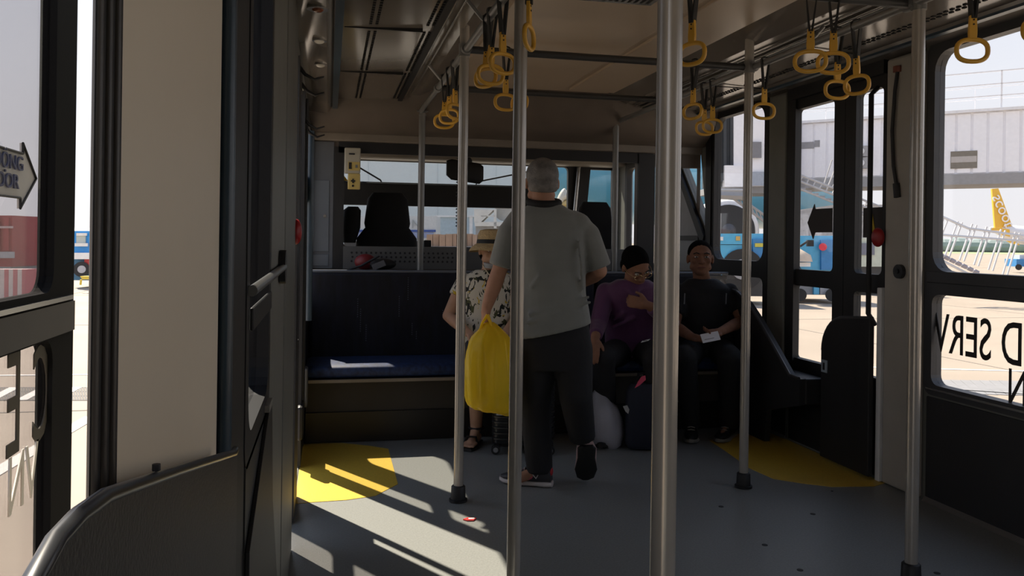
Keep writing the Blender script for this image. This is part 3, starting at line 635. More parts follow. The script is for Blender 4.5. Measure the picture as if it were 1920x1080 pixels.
def head_prims(mb, c, fd, hu, k=1.0):
    fd, s, hu = frame(fd, hu); R = rotm(s, fd, hu); c = V(c)
    def L(a, b, h): return c+(s*a+fd*b+hu*h)*k
    mb.ell(L(0, -.012, .030), (.076*k, .094*k, .085*k), R); mb.ell(L(0, .022, -.030), (.064*k, .066*k, .078*k), R)
    mb.ell(L(0, .055, -.083), (.030*k, .030*k, .024*k), R)
    mb.ell(L(0, .074, .032), (.052*k, .018*k, .012*k), R)
    mb.cap(L(0, .086, .014), L(0, .106, -.020), .009*k, .013*k)
    for q in (-1, 1):
        mb.ell(L(q*.013, .096, -.024), (.009*k, .010*k, .008*k), R); mb.ell(L(q*.040, .062, -.012), (.024*k, .022*k, .022*k), R)
        mb.ell(L(q*.078, -.008, -.004), (.010*k, .018*k, .031*k), R); mb.ell(L(q*.048, .02, -.055), (.022*k, .035*k, .022*k), R)
    mb.ell(L(0, .083, -.052), (.025*k, .012*k, .008*k), R); mb.ell(L(0, .080, -.062), (.021*k, .012*k, .007*k), R)
    return L, R
def face_parts(o, L, R, k=1.0, brow=None, lids=None):
    M_eye = mat('eye_white', (.55, .52, .48), .3); M_iris = mat('iris_dark', (.02, .012, .008), .2); M_lip = mat('lip', (.20, .07, .055), .5)
    M_brow = mat('brow_hair', (.02, .016, .013), .8)
    for q in (-1, 1):
        MB().ell(L(q*.031, .074, .010), (.013*k, .010*k, .0065*k), R).build('eye', M_eye, o, smooth=True)
        MB().ell(L(q*.031, .0825, .010), (.0055*k, .003*k, .0055*k), R).build('iris', M_iris, o, smooth=True)
        MB().tube([L(q*.014, .092, .030), L(q*.032, .090, .037), L(q*.050, .076, .030)], .0035*k, 8).build('eyebrow', M_brow, o, smooth=True)
    MB().tube([L(-.022, .087, -.056), L(-.008, .096, -.0545), L(.008, .096, -.0545), L(.022, .087, -.056)], .0035*k, 8).build('mouth', M_lip, o, smooth=True)
def hair_shell(o, c, fd, hu, m, k=1.0, low=-.02, front=.045):
    fd, s, hu = frame(fd, hu); R = rotm(s, fd, hu); c = V(c); mb = MB()
    mb.ell(c+(-fd*.020+hu*.036)*k, (.0795*k, .0955*k, .0845*k), R, 32, 20)
    mb.ell(c+(-fd*.045-hu*.015)*k, (.074*k, .062*k, .070*k), R, 24, 16)
    geo = mb.b.verts[:]+mb.b.edges[:]+mb.b.faces[:]
    # trim away the face and the nape along two planes
    for co, no in ((c+(fd*front+hu*.055)*k, (fd*.9-hu*.55)), (c+(hu*low-fd*.03)*k, (-hu-fd*-.35))):
        r_ = bmesh.ops.bisect_plane(mb.b, geom=mb.b.verts[:]+mb.b.edges[:]+mb.b.faces[:], plane_co=co, plane_no=V(no).normalized(), clear_outer=True)
        es = [e for e in r_['geom_cut'] if isinstance(e, bmesh.types.BMEdge)]
        bmesh.ops.holes_fill(mb.b, edges=es)
    return finish(mb, 'hair', m, o, .006, 2)
def hand_prims(mb, w_, d, nrm, side, curl=.35, k=1.0, spread=.16, thumb=1):
    """w_: wrist; d: direction of the palm; nrm: palm-side normal; side=+1/-1: thumb side along d x nrm"""
    w_ = V(w_); d = V(d).normalized(); s = d.cross(V(nrm)).normalized()*side; nn = V(nrm)-d*d.dot(V(nrm)); nn.normalize()
    R = rotm(s, d, nn)
    mb.ell(w_+d*.048*k, (.039*k, .054*k, .017*k), R); mb.cap(w_-d*.02*k, w_+d*.03*k, .025*k, .026*k)
    for i, (o_, ln) in enumerate(((.030, .070), (.010, .080), (-.011, .074), (-.031, .058))):
        p = w_+(d*.085+s*o_*1.05)*k; a = curl*.5; dd = (d+s*(o_*spread*28*.14)).normalized(); pts = [w_+(d*.06+s*o_*.9)*k, p]; r_ = [.0098*k, .0096*k]
        for j, f in enumerate((.45, .32, .25)):
            v_ = (dd*math.cos(a)+nn*math.sin(a)); p = p+v_*ln*f*k; pts.append(p); r_.append((.0090-.0009*j)*k); a += curl
        for j in range(len(pts)-1): mb.cap(pts[j], pts[j+1], r_[j], r_[j+1], 10)
    if thumb:
        a = w_+(d*.025+s*.028)*k; b = a+(d*.028+s*.026+nn*.012)*k; c = b+(d*.032+s*.008+nn*.012*curl*2)*k
        mb.cap(a, b, .014*k, .0115*k, 10); mb.cap(b, c, .0115*k, .0095*k, 10)
def torso(mb, rings, infl=0):
    mb.loft([(c, V(a)+V(a).normalized()*infl, V(b)+V(b).normalized()*infl) for c, a, b in rings], 28, 2.35)
def shoe(name, heel, toe, upv, m_up, m_sole, parent, L=.27, wd=.048, patch=None):
    d = (V(toe)-V(heel)).normalized(); s = d.cross(V(upv)).normalized(); u_ = s.cross(d).normalized(); h = V(heel)
    def P(a, b): return h+d*a*L+u_*b
    so = MB().loft([(P(0, .014), s*wd*.55, u_*.014), (P(.08, .014), s*wd*.85, u_*.014), (P(.35, .013), s*wd*.80, u_*.013), (P(.68, .013), s*wd*1.05, u_*.013), (P(.92, .018), s*wd*.8, u_*.013), (P(1.0, .022), s*wd*.35, u_*.010)], 20, 3)
    t = thing_child(name, parent)
    up_ = MB().loft([(P(.02, .035), s*wd*.55, u_*.012), (P(.04, .060), s*wd*.70, u_*.045), (P(.22, .062), s*wd*.78, u_*.048), (P(.42, .050), s*wd*.78, u_*.036), (P(.68, .038), s*wd*.92, u_*.022), (P(.90, .034), s*wd*.7, u_*.014), (P(.98, .032), s*wd*.3, u_*.008)], 20, 2.3)
    u0 = up_.build(name, m_up, parent, smooth=True)
    sub = lambda mb_, nm, mm: _sub(mb_, nm, mm, u0)
    sub(so, 'sole', m_sole)
    if patch:
        for q in (-1, 1): sub(MB().ell(P(.50, .050)+s*q*wd*.80, (.004, .042, .018), rotm(s, d, u_)), 'side_emblem', patch[0])
        sub(MB().ell(P(.03, .075), (.022, .010, .022), rotm(s, d, u_)), 'heel_tab', patch[1])
        for q in (-1, 1): sub(MB().tube([P(.20, .085)+s*q*wd*.72, P(.28, .045)+s*q*wd*.86, P(.40, .075)+s*q*wd*.7], .0035, 6), 'trim_line', patch[2])
    for i in range(3): sub(MB().tube([P(.42+i*.09, .088-i*.012)-s*.022, P(.44+i*.09, .094-i*.012), P(.42+i*.09, .088-i*.012)+s*.022], .003, 6), 'lace', m_sole)
    return u0
def thing_child(name, parent): return parent
def _sub(mb_, nm, mm, par):
    o = mb_.build(nm, mm, None, smooth=True); o.parent = par; q = par; off = V((0, 0, 0))
    while q is not None: off += q.location; q = q.parent
    o.location = -off; return o
M_skin1 = mat('skin_warm', (.42, .22, .14), .65, spec=.3, var=.08, vscale=25)
M_skin2 = mat('skin_dark', (.25, .125, .08), .7, spec=.2, var=.08, vscale=25)
M_skin3 = mat('skin_light', (.46, .27, .18), .65, spec=.3, var=.06, vscale=25)
M_blkcloth = mat('black_trousers', (.010, .010, .012), .85, bump=.4, bscale=18)
M_hairb = mat('hair_black', (.006, .005, .005), .95, bump=.9, bscale=160, spec=.05)
def make_person(label, group, cfg):
    g = cfg; mb = MB()
    L, R = head_prims(mb, g['head'], g['fd'], g['hu'], g.get('hk', 1))
    mb.cap(g['neck0'], V(g['head'])-V(g['hu'])*.05-V(g['fd'])*.02, g.get('nr', .056), .052)
    torso(mb, g['rings'], -.015)
    for q in 'LR':
        s, e, w_ = V(g['sh'+q]), V(g['el'+q]), V(g['wr'+q])
        k = g.get('ak', 1)
        mb.cap(s, e, .046*k, .037*k); mb.cap(e, e.lerp(w_, .35), .037*k, .039*k); mb.cap(e.lerp(w_, .35), w_, .039*k, .026*k)
        h = g['hand'+q]; hand_prims(mb, w_, h[0], h[1], h[2], h[3] if len(h) > 3 else .35, g.get('handk', .95))
        hp, kn, an = V(g['hip'+q]), V(g['kn'+q]), V(g['an'+q])
        mb.cap(hp, kn, .078, .052); mb.cap(kn, kn.lerp(an, .3), .052, .052); mb.cap(kn.lerp(an, .3), an, .052, .036)
        ft = V(g['toe'+q]); mb.cap(an-V((0, 0, .0)), an.lerp(ft, .9), .032, .024)
    body = finish(mb, 'person', g['skin'], None, .0065, 3, base=g['base'])
    tag(body, label, 'person', group)
    return body, L, R

U = V((0, 0, 1))
# ---------------------------------------------------------------- standing man in grey
d0 = 4.1; pm = d0/FPX
def q4(x, y, d=4.1): return sight(x, y, d)
rings = [(q4(1044, 640), rt*.155, fw*.115), (q4(1042, 612), rt*.165, fw*.125), (q4(1038, 560), rt*.160, fw*.125), (q4(1032, 480), rt*.170, fw*.125), (q4(1030, 430), rt*.180, fw*.115), (q4(1026, 402), rt*.160, fw*.09), (q4(1022, 386), rt*.085, fw*.065)]
cfg = dict(head=q4(1016, 344), fd=fw*.97-rt*.1-U*.16, hu=U, neck0=q4(1022, 392), nr=.062, rings=rings, hk=1.0,
    shL=q4(968, 414), elL=q4(936, 508), wrL=q4(913, 575, 4.06), shR=q4(1086, 420), elR=q4(1124, 508), wrR=q4(1092, 530, 4.30),
    handL=(V((-.02, -.0, -1))+rt*-.15, fw*.3+rt*.95, -1, .95), handR=(fw*.9-rt*.5, -U, 1, .5),
    hipL=q4(1012, 640), knL=q4(1006, 765, 4.12), anL=q4(1016, 880, 4.12), toeL=q4(965, 900, 4.10), hipR=q4(1072, 640), knR=q4(1080, 745, 4.02), anR=q4(1100, 838, 4.14), toeR=q4(1100, 895, 4.2), skin=M_skin1, base=V((1.06, 3.96, 0)), ak=1.05)
man, L, R = make_person('man seen from behind in grey t-shirt and black trousers holding a yellow bag', None, cfg)
face_parts(man, L, R)
M_grey = mat('hair_grey', (.15, .14, .13), .6, bump=.5, bscale=150, var=.35, vscale=30)
hair_shell(man, cfg['head'], cfg['fd'], cfg['hu'], M_grey, 1.03, low=-.045, front=.03)
M_tee = mat('grey_tshirt', (.21, .215, .20), .85, bump=.5, bscale=9, sheen=.2, stretch=(1, 1, 1.6))
mb = MB()
rr = [(q4(1040, 624)+U*.01, rt*.180, fw*.145), (q4(1040, 590), rt*.170, fw*.14), (q4(1037, 550), rt*.163, fw*.138), (q4(1032, 480), rt*.172, fw*.135), (q4(1030, 430), rt*.185, fw*.125), (q4(1027, 404), rt*.165, fw*.10), (q4(1023, 388), rt*.10, fw*.078), (q4(1022, 380), rt*.07, fw*.068)]
rr[0] = (rr[0][0], rt*.180+U*.042, fw*.145); rr[1] = (rr[1][0], rt*.170+U*.03, fw*.14); torso(mb, rr)
mb.cap(q4(975, 412), q4(956, 440), .062, .066); mb.cap(q4(956, 440), q4(938, 500), .066, .060, flat=True)
mb.cap(q4(1074, 418), q4(1100, 442), .064, .068); mb.cap(q4(1100, 442), q4(1124, 503), .068, .062, flat=True); mb.ell(q4(1078, 425), (.085, .085, .075)); mb.ell(q4(975, 422), (.07, .08, .07))
for i, (a, b, c, dd) in enumerate((((985, 606), (1040, 588), (1108, 566), .0), ((990, 590), (1040, 576), (1105, 556), 0), ((995, 540), (1010, 520), (1020, 500), 0), ((1085, 450), (1090, 500), (1092, 545), 0))):
    mb.tube([q4(a[0], a[1], 3.985), q4(b[0], b[1], 3.962), q4(c[0], c[1], 4.0)], .009, 8)
finish(mb, 'tshirt', M_tee, man, .0085, 4)
mb = MB()
torso(mb, [(q4(1047, 690), rt*.168, fw*.125), (q4(1045, 650), rt*.172, fw*.13), (q4(1042, 600), rt*.160, fw*.12)])
mb.cap(q4(1010, 655), q4(1004, 765, 4.12), .098, .078); mb.cap(q4(1004, 765, 4.12), q4(1012, 885, 4.12), .078, .066, flat=True)
mb.cap(q4(1074, 655), q4(1080, 745, 4.02), .100, .082); mb.cap(q4(1080, 745, 4.02), q4(1092, 822, 4.10), .082, .066, flat=True)
finish(mb, 'trousers', M_blkcloth, man, .010, 4)
MB().tube([V(q4(1020, 380))+rt*.072*math.cos(a)+fw*.072*math.sin(a)+U*(.012*math.sin(a)) for a in [i*2*PI/24 for i in range(24)]], .019, 10, closed=True).build('neck_band', mat('black_collar', (.008, .008, .008), .8), man, smooth=True)
M_sh = mat('shoe_dark_grey', (.035, .035, .04), .6); M_pink = mat('shoe_pink', (.70, .10, .17), .5); M_redt = mat('shoe_red', (.40, .02, .03), .5); M_wh = mat('shoe_white', (.65, .63, .60), .5); M_sol = mat('shoe_sole', (.55, .50, .48), .5); M_solb = mat('shoe_sole_black', (.008, .008, .008), .6)
h0 = q4(1036, 910, 4.1); h0.z = .0; tt = q4(948, 893, 4.16); tt.z = 0
shoe('shoe', h0, tt, U, M_sh, M_sol, man, .27, .048, (M_pink, M_redt, M_wh))
h1 = q4(1101, 838, 4.06); t1 = q4(1098, 908, 4.14); t1.z = .012
s1 = shoe('shoe', h1, t1, fw+U*.15, mat('shoe_mid_grey', (.10, .095, .095), .6), M_solb, man, .21, .054, (M_pink, M_redt, M_wh))
d_ = (t1-h1).normalized(); sd1 = d_.cross(fw+U*.15).normalized(); u1 = sd1.cross(d_).normalized()
_sub(MB().loft([(h1-d_*.004+u1*.030, sd1*.034, u1*.012), (h1+d_*.03+u1*.030, sd1*.050, u1*.011), (h1+d_*.10+u1*.028, sd1*.051, u1*.010), (h1+d_*.16+u1*.028, sd1*.056, u1*.009), (h1+d_*.205+u1*.03, sd1*.035, u1*.008)], 20, 3), 'midsole', mat('midsole_pink_white', (.55, .38, .38), .5), s1)
_sub(MB().ell(h1+u1*.075-d_*.004, (.030, .012, .030), rotm(sd1, d_, u1)), 'heel_tab', M_redt, s1)
# ---------------------------------------------------------------- yellow carrier bag in his hand
yb = thing('carrier_bag', 'bright yellow plastic carrier bag hanging from the standing man\'s left hand', 'bag', (.78, 3.9, .5))
M_bag = mat('yellow_plastic', (1.0, .76, .05), .3, trans=(.5, .06), bump=.5, bscale=10, stretch=(1, 1, .35))
dB = 4.02
def yb_ring(y, x0, x1, th, tilt=0):
    c = sight((x0+x1)/2, y, dB); hw = (x1-x0)/2*dB/FPX; return (c, rt*hw-U*tilt*hw, fw*th)
mb = MB().loft([yb_ring(603, 905, 925, .012), yb_ring(618, 896, 940, .03), yb_ring(632, 882, 956, .055, .05), yb_ring(655, 873, 964, .08, .05), yb_ring(710, 871, 966, .095, .08), yb_ring(745, 871, 968, .095, .12), yb_ring(766, 874, 966, .08, .14), yb_ring(774, 884, 958, .045, .16)], 72, 2.4)
for v in mb.b.verts:
    a = noise.noise(V((v.co.x*34, v.co.y*34, v.co.z*5)))+.5*noise.noise(v.co*22); v.co += (v.co-sight(918, 700, dB)).normalized()*a*.020
b_ = mb.build('bag_body', M_bag, yb, smooth=True); sb = b_.modifiers.new('s', 'SUBSURF'); sb.levels = 1; sb.render_levels = 1
for q in (-1, 1): MB().tube([sight(912+q*14, 628, dB), sight(912+q*8, 606, dB-.02), sight(914, 590, dB-.02)], [.012, .010, .012], 10, flat=.5).build('handle', M_bag, yb, smooth=True)
for i, (x, y, r_) in enumerate(((944, 700, .042), (942, 735, .05), (925, 752, .03))):
    MB().ell(sight(x, y, dB), (r_, r_*.8, r_*.95)).build('wrapped_contents', mat('green_contents', (.10, .13, .02), .7, var=.4, vscale=20), yb, smooth=True)
# ---------------------------------------------------------------- woman with straw hat
def q5(x, y, d=5.2): return sight(x, y, d)
BK = -fw
rings = [(q5(915, 662, 5.2), rt*.165, fw*.12), (q5(915, 640, 5.2), rt*.165, fw*.125), (q5(914, 590, 5.2), rt*.145, fw*.115), (q5(914, 545, 5.2), rt*.155, fw*.11), (q5(915, 522, 5.2), rt*.15, fw*.085), (q5(918, 506, 5.2), rt*.08, fw*.06)]
cfgW = dict(head=q5(922, 470, 5.16), fd=-fw*.95+rt*.25-U*.12, hu=U, neck0=q5(918, 512), nr=.050, rings=rings, hk=.95, ak=.95,
    shL=q5(869, 528), elL=q5(840, 592, 5.15), wrL=q5(878, 625, 4.98), shR=q5(958, 528), elR=q5(975, 592, 5.15), wrR=q5(945, 628, 4.98),
    handL=(rt*.8-U*.5-fw*.4, -U, -1, .4), handR=(-rt*.7-U*.4-fw*.5, -U, 1, .4),
    hipL=q5(895, 655, 5.15), knL=q5(893, 668, 4.78), anL=q5(893, 800, 4.93), toeL=q5(886, 826, 4.86), hipR=q5(935, 655, 5.15), knR=q5(945, 668, 4.78), anR=q5(948, 800, 5.06), toeR=q5(948, 822, 4.98), skin=M_skin3, base=V((.85, 5.05, 0)))
wom, L, R = make_person('seated woman with straw hat and cream leaf print shirt behind the left slim pole', None, cfgW)
face_parts(wom, L, R, .95)
hair_shell(wom, cfgW['head'], cfgW['fd'], cfgW['hu'], M_hairb, 1.0, low=-.075, front=.035)
# leaf print fabric
mf = bpy.data.materials.new('leaf_print'); mf.use_nodes = True; n_ = mf.node_tree; b_ = n_.nodes['Principled BSDF']; b_.inputs['Roughness'].default_value = .85
t_ = n_.nodes.new('ShaderNodeTexCoord'); mp_ = n_.nodes.new('ShaderNodeMapping'); mp_.inputs['Scale'].default_value = (15, 15, 9); mp_.inputs['Rotation'].default_value = (.3, .5, .6)
n_.links.new(t_.outputs['Object'], mp_.inputs[0]); vals = []
prev = None
for k, (sc_, th, cc_) in enumerate(((1.0, .57, (.012, .014, .012)), (.8, .62, (.07, .075, .03)), (1.2, .66, (.55, .38, .03)))):
    z_ = n_.nodes.new('ShaderNodeTexNoise'); z_.noise_dimensions = '4D'; z_.inputs['W'].default_value = k*7.3; z_.inputs['Scale'].default_value = sc_; z_.inputs['Detail'].default_value = 2; z_.inputs['Distortion'].default_value = 2.5
    n_.links.new(mp_.outputs[0], z_.inputs['Vector'])
    g_ = n_.nodes.new('ShaderNodeMath'); g_.operation = 'GREATER_THAN'; g_.inputs[1].default_value = th; n_.links.new(z_.outputs[0], g_.inputs[0])
    x_ = n_.nodes.new('ShaderNodeMixRGB'); x_.inputs[2].default_value = (*cc_, 1)
    if prev is None: x_.inputs[1].default_value = (.58, .54, .45, 1)
    else: n_.links.new(prev, x_.inputs[1])
    n_.links.new(g_.outputs[0], x_.inputs[0]); prev = x_.outputs[0]
n_.links.new(prev, b_.inputs['Base Color'])
mb = MB(); rw = [(c, V(a)+V(a).normalized()*.012, V(b)+V(b).normalized()*.014) for c, a, b in rings]; mb.loft(rw, 28, 2.3)
mb.cap(q5(872, 528), q5(857, 556, 5.18), .056, .058, flat=True); mb.ell(q5(872, 528), (.056, .056, .056)); mb.cap(q5(956, 528), q5(965, 556, 5.18), .056, .058, flat=True); mb.ell(q5(956, 528), (.056, .056, .056))
finish(mb, 'leaf_print_shirt', mf, wom, .009, 3)
mb = MB(); mb.loft([(q5(915, 670, 5.2), rt*.17, fw*.13), (q5(915, 640, 5.2), rt*.172, fw*.13)], 24, 2.4)
for q in 'LR': mb.cap(cfgW['hip'+q], V(cfgW['kn'+q]).lerp(V(cfgW['hip'+q]), -.05), .09, .072, flat=True)
mb.ell(V(cfgW['hipL']), (.09,)*3); mb.ell(V(cfgW['hipR']), (.09,)*3)
finish(mb, 'shorts', mat('dark_shorts', (.03, .03, .035), .85), wom, .010, 3)
M_straw = mat('straw', (.50, .36, .18), .8, bump=.6, bscale=120, var=.15, vscale=60)
hc = V(cfgW['head'])+U*.035; fdw = V(cfgW['fd']).normalized()
hat = MB()
prof = [(.150, -.035), (.135, -.012), (.098, .012), (.094, .03), (.090, .07), (.078, .092), (.04, .100), (.001, .101)]
def hatpt(r_, z_, a): return hc+fdw*.005+V((math.cos(a)*r_*.96, math.sin(a)*r_*1.08, z_+.008*math.sin(2*a)*(r_ > .12)))
for off in (0, -.004):
    P_ = [[hat.b.verts.new(hatpt(r_, z_+off, 2*PI*j/36)) for j in range(36)] for r_, z_ in prof]
    for i in range(len(prof)-1):
        for j in range(36): hat.b.faces.new((P_[i][j], P_[i][(j+1) % 36], P_[i+1][(j+1) % 36], P_[i+1][j]))
ht = thing('straw_hat', 'tan straw hat with black band on the seated woman', 'hat', hc)
hat.build('hat_body', M_straw, ht, smooth=True)
bd_ = MB(); P_ = [[bd_.b.verts.new(hatpt(r_, z_, 2*PI*j/36)) for j in range(36)] for r_, z_ in ((.101, .010), (.0975, .034), (.094, .036), (.094, .010))]
for i in range(4):
    for j in range(36): bd_.b.faces.new((P_[i][j], P_[i][(j+1) % 36], P_[(i+1) % 4][(j+1) % 36], P_[(i+1) % 4][j]))
bd_.build('hat_band', mat('band_black', (.01, .01, .01), .7), ht, smooth=True)
# face mask pulled under the chin and a neck cord
fdv, sv, huv = frame(cfgW['fd'], U)
MB().loft([(L(0, .050, -.105), sv*.050, fdv*.045), (L(0, .055, -.085), sv*.058, fdv*.052), (L(0, .052, -.072), sv*.060, fdv*.050)], 20, 2.2).build('chin_mask', mat('mask_grey', (.30, .31, .33), .8), wom, smooth=True)
MB().tube([L(-.062, .02, -.09), L(-.035, .07, -.14), L(0, .085, -.175), L(.035, .07, -.14), L(.062, .02, -.09)], .004, 8).build('neck_cord', mat('cord_beige', (.5, .42, .3), .7), wom, smooth=True)
M_sand = mat('sandal_black', (.012, .010, .010), .6)
for q in 'LR':
    a = V(cfgW['an'+q]); t_ = V(cfgW['toe'+q]); f_ = t_-a; f_.z = 0; f_.normalize(); s_ = f_.cross(U); a0 = V((a.x, a.y, 0))
    sandal = MB().loft([(a0-f_*.05+U*.010, s_*.03, U*.009), (a0+U*.010, s_*.037, U*.009), (a0+f_*.12+U*.010, s_*.045, U*.009), (a0+f_*.19+U*.010, s_*.03, U*.008)], 18, 3).build('sandal', M_sand, wom, smooth=True)
    _sub(MB().tube([a0+f_*.10+s_*.046+U*.01, a0+f_*.09+s_*.025+U*.065, a0+f_*.09-s_*.025+U*.065, a0+f_*.10-s_*.046+U*.01], .011, 8, flat=.6), 'strap', M_sand, sandal)
    _sub(MB().tube([a+s_*.042*math.cos(t)+f_*.042*math.sin(t)-U*.005 for t in [i*2*PI/16 for i in range(16)]], .007, 8, closed=True), 'strap', M_sand, sandal)
    for k in range(5):
        o_ = (k-2)*.015; _sub(MB().cap(a0+f_*.13+s_*o_+U*.028, a0+f_*(.175-abs(k-1.2)*.008)+s_*o_+U*.024, .011, .009, 8), 'toe', M_skin3, sandal) if False else None
    ft = MB(); ft.cap(a0+U*.045, a0+f_*.12+U*.032, .033, .024)
    for k in range(5): o_ = (k-2)*.0155; ft.cap(a0+f_*.10+s_*o_+U*.030, a0+f_*(.175-abs(k-1.2)*.008)+s_*o_+U*.026, .012, .009, 8)
    finish(ft, 'foot', M_skin3, wom, .006, 2)
# ---------------------------------------------------------------- man in purple, head bowed
def q6(x, y, d=5.35): return sight(x, y, d)
rings = [(q6(1186, 668, 5.35), rt*.165, fw*.125), (q6(1186, 640, 5.35), rt*.165, fw*.13), (q6(1186, 600, 5.27), rt*.165, fw*.13), (q6(1186, 560, 5.19), rt*.175, fw*.12), (q6(1186, 538, 5.15), rt*.165, fw*.095), (q6(1187, 524, 5.13), rt*.085, fw*.06)]
cfgP = dict(head=q6(1192, 500, 5.06), fd=-fw*.70+rt*.35-U*.62, hu=U*.85-fw*.5, neck0=q6(1187, 530, 5.14), nr=.055, rings=rings, hk=1.0,
    shL=q6(1136, 548, 5.16), elL=q6(1122, 608, 5.08), wrL=q6(1116, 634, 4.86), shR=q6(1234, 548, 5.16), elR=q6(1258, 605, 5.05), wrR=q6(1215, 572, 4.95),
    handL=(-U*.86-fw*.5-rt*.15, fw*.8-U*.5, 1, .22), handR=(-rt*.95+U*.2, fw, -1, .7),
    hipL=q6(1160, 660, 5.3), knL=q6(1130, 672, 4.88), anL=q6(1138, 800, 5.02), toeL=q6(1132, 822, 4.92), hipR=q6(1212, 660, 5.3), knR=q6(1228, 672, 4.88), anR=q6(1228, 800, 5.02), toeR=q6(1230, 822, 4.92), skin=M_skin2, base=V((1.9, 5.05, 0)))
pur, L, R = make_person('seated man in purple shirt and glasses with head bowed beside the thick pole', None, cfgP)
face_parts(pur, L, R)
hair_shell(pur, cfgP['head'], cfgP['fd'], cfgP['hu'], M_hairb, 1.03, low=-.05, front=.05)
M_pur = mat('purple_shirt', (.085, .022, .085), .7, bump=.6, bscale=14, sheen=.2)
mb = MB(); mb.loft([(c, V(a)+V(a).normalized()*.014, V(b)+V(b).normalized()*.016) for c, a, b in rings], 28, 2.3)
for q, cuffq in (('L', .82), ('R', .86)):
    s, e, w_ = V(cfgP['sh'+q]), V(cfgP['el'+q]), V(cfgP['wr'+q]); mb.cap(s, e, .062, .053); mb.cap(e, e.lerp(w_, cuffq), .053, .040, flat=True); mb.ell(e, (.053,)*3)
for a, b in (((1150, 600), (1185, 575)), ((1145, 615), (1190, 595)), ((1160, 560), (1170, 590))): mb.tube([q6(a[0], a[1], 5.13), q6((a[0]+b[0])/2, (a[1]+b[1])/2, 5.10), q6(b[0], b[1], 5.11)], .012, 8)
mb.tube([q6(1165, 532, 5.08), q6(1180, 545, 5.04), q6(1187, 555, 5.03), q6(1196, 545, 5.04), q6(1212, 530, 5.08)], .013, 8)
finish(mb, 'purple_shirt', M_pur, pur, .009, 3)
mb = MB(); mb.loft([(q6(1186, 672, 5.35), rt*.17, fw*.14), (q6(1186, 648, 5.35), rt*.17, fw*.135)], 24, 2.4)
for q in 'LR':
    h, k_, a = V(cfgP['hip'+q]), V(cfgP['kn'+q]), V(cfgP['an'+q]); mb.cap(h, k_, .095, .075); mb.cap(k_, a+U*.0, .073, .062, flat=True)
finish(mb, 'trousers', M_blkcloth, pur, .010, 3)
gl = MB(); M_gold = mat('glasses_gold', (.75, .6, .35), .25, metal=.8)
for q in (-1, 1):
    gl.tube([L(q*.034+.024*math.cos(t), .099, .006+.018*math.sin(t)) for t in [i*2*PI/20 for i in range(20)]], .0018, 6, closed=True)
    gl.tube([L(q*.058, .098, .010), L(q*.080, .05, .010), L(q*.086, -.005, .006)], .0018, 6)
gl.tube([L(-.010, .100, .010), L(.010, .100, .010)], .0018, 6)
gl.build('glasses', M_gold, pur, smooth=True)
for q in 'LR':
    a = V(cfgP['an'+q]); t_ = V(cfgP['toe'+q]); f_ = t_-a; f_.z = 0; f_.normalize(); h_ = V((a.x, a.y, 0))-f_*.07
    shoe('shoe', h_, h_+f_, U, mat('shoe_black', (.012, .012, .012), .4), M_solb, pur, .27, .048)
tk = thing('paper_slip', 'white paper slip sticking out at the lap of the man in purple', 'paper', q6(1207, 641, 4.95))
MB().prism([(0, 0), (.05, .012), (.062, .022), (.012, .012)], 'y', -.001, .001).build('slip_sheet', M_white, None).parent = tk
bpy.data.objects['slip_sheet'].location = (-.02, 0, -.005)
MB().box(-.005, .02, -.0025, -.0015, .006, .009).build('slip_print', M_frame, None).parent = tk
# ---------------------------------------------------------------- man in black tee
def q7(x, y, d=5.55): return sight(x, y, d)
rings = [(q7(1325, 668), rt*.165, fw*.125), (q7(1325, 640), rt*.165, fw*.13), (q7(1324, 600), rt*.160, fw*.125), (q7(1322, 565), rt*.175, fw*.12), (q7(1320, 540), rt*.165, fw*.095), (q7(1317, 522), rt*.08, fw*.06)]
cfgB = dict(head=q7(1313, 485, 5.48), fd=-fw*.97-rt*.12+U*.02, hu=U, neck0=q7(1317, 532), nr=.058, rings=rings, hk=1.03,
    shL=q7(1276, 548), elL=q7(1264, 612, 5.40), wrL=q7(1298, 632, 5.16), shR=q7(1368, 548), elR=q7(1392, 602, 5.42), wrR=q7(1350, 622, 5.14),
    handL=(rt*.75-fw*.6-U*.1, U*.6-fw*.3, 1, .5), handR=(-rt*.8-fw*.5-U*.05, U*.6-fw*.3, -1, .5),
    hipL=q7(1298, 660, 5.5), knL=q7(1284, 670, 5.06), anL=q7(1296, 800, 5.18), toeL=q7(1296, 820, 5.06), hipR=q7(1352, 660, 5.5), knR=q7(1368, 670, 5.06), anR=q7(1366, 800, 5.18), toeR=q7(1352, 820, 5.06), skin=M_skin2, base=V((2.3, 5.1, 0)))
blk, L, R = make_person('seated young man in black t-shirt with short hair holding a white card', None, cfgB)
face_parts(blk, L, R, 1.03)
hair_shell(blk, cfgB['head'], cfgB['fd'], cfgB['hu'], M_hairb, 1.04, low=.0, front=.042)
mb = MB(); mb.loft([(c, V(a)+V(a).normalized()*.014, V(b)+V(b).normalized()*.016) for c, a, b in rings], 28, 2.3)
for q in 'LR':
    s, e = V(cfgB['sh'+q]), V(cfgB['el'+q]); mb.ell(s, (.062,)*3); mb.cap(s, s.lerp(e, .68), .062, .058, flat=True)
finish(mb, 'black_tshirt', mat('black_tshirt', (.011, .011, .013), .8, bump=.5, bscale=14), blk, .009, 3)
mb = MB(); mb.loft([(q7(1325, 672), rt*.17, fw*.14), (q7(1325, 648), rt*.17, fw*.135)], 24, 2.4)
for q in 'LR':
    h, k_, a = V(cfgB['hip'+q]), V(cfgB['kn'+q]), V(cfgB['an'+q]); mb.cap(h, k_, .095, .075); mb.cap(k_, a, .073, .06, flat=True)
finish(mb, 'trousers', M_blkcloth, blk, .010, 3)
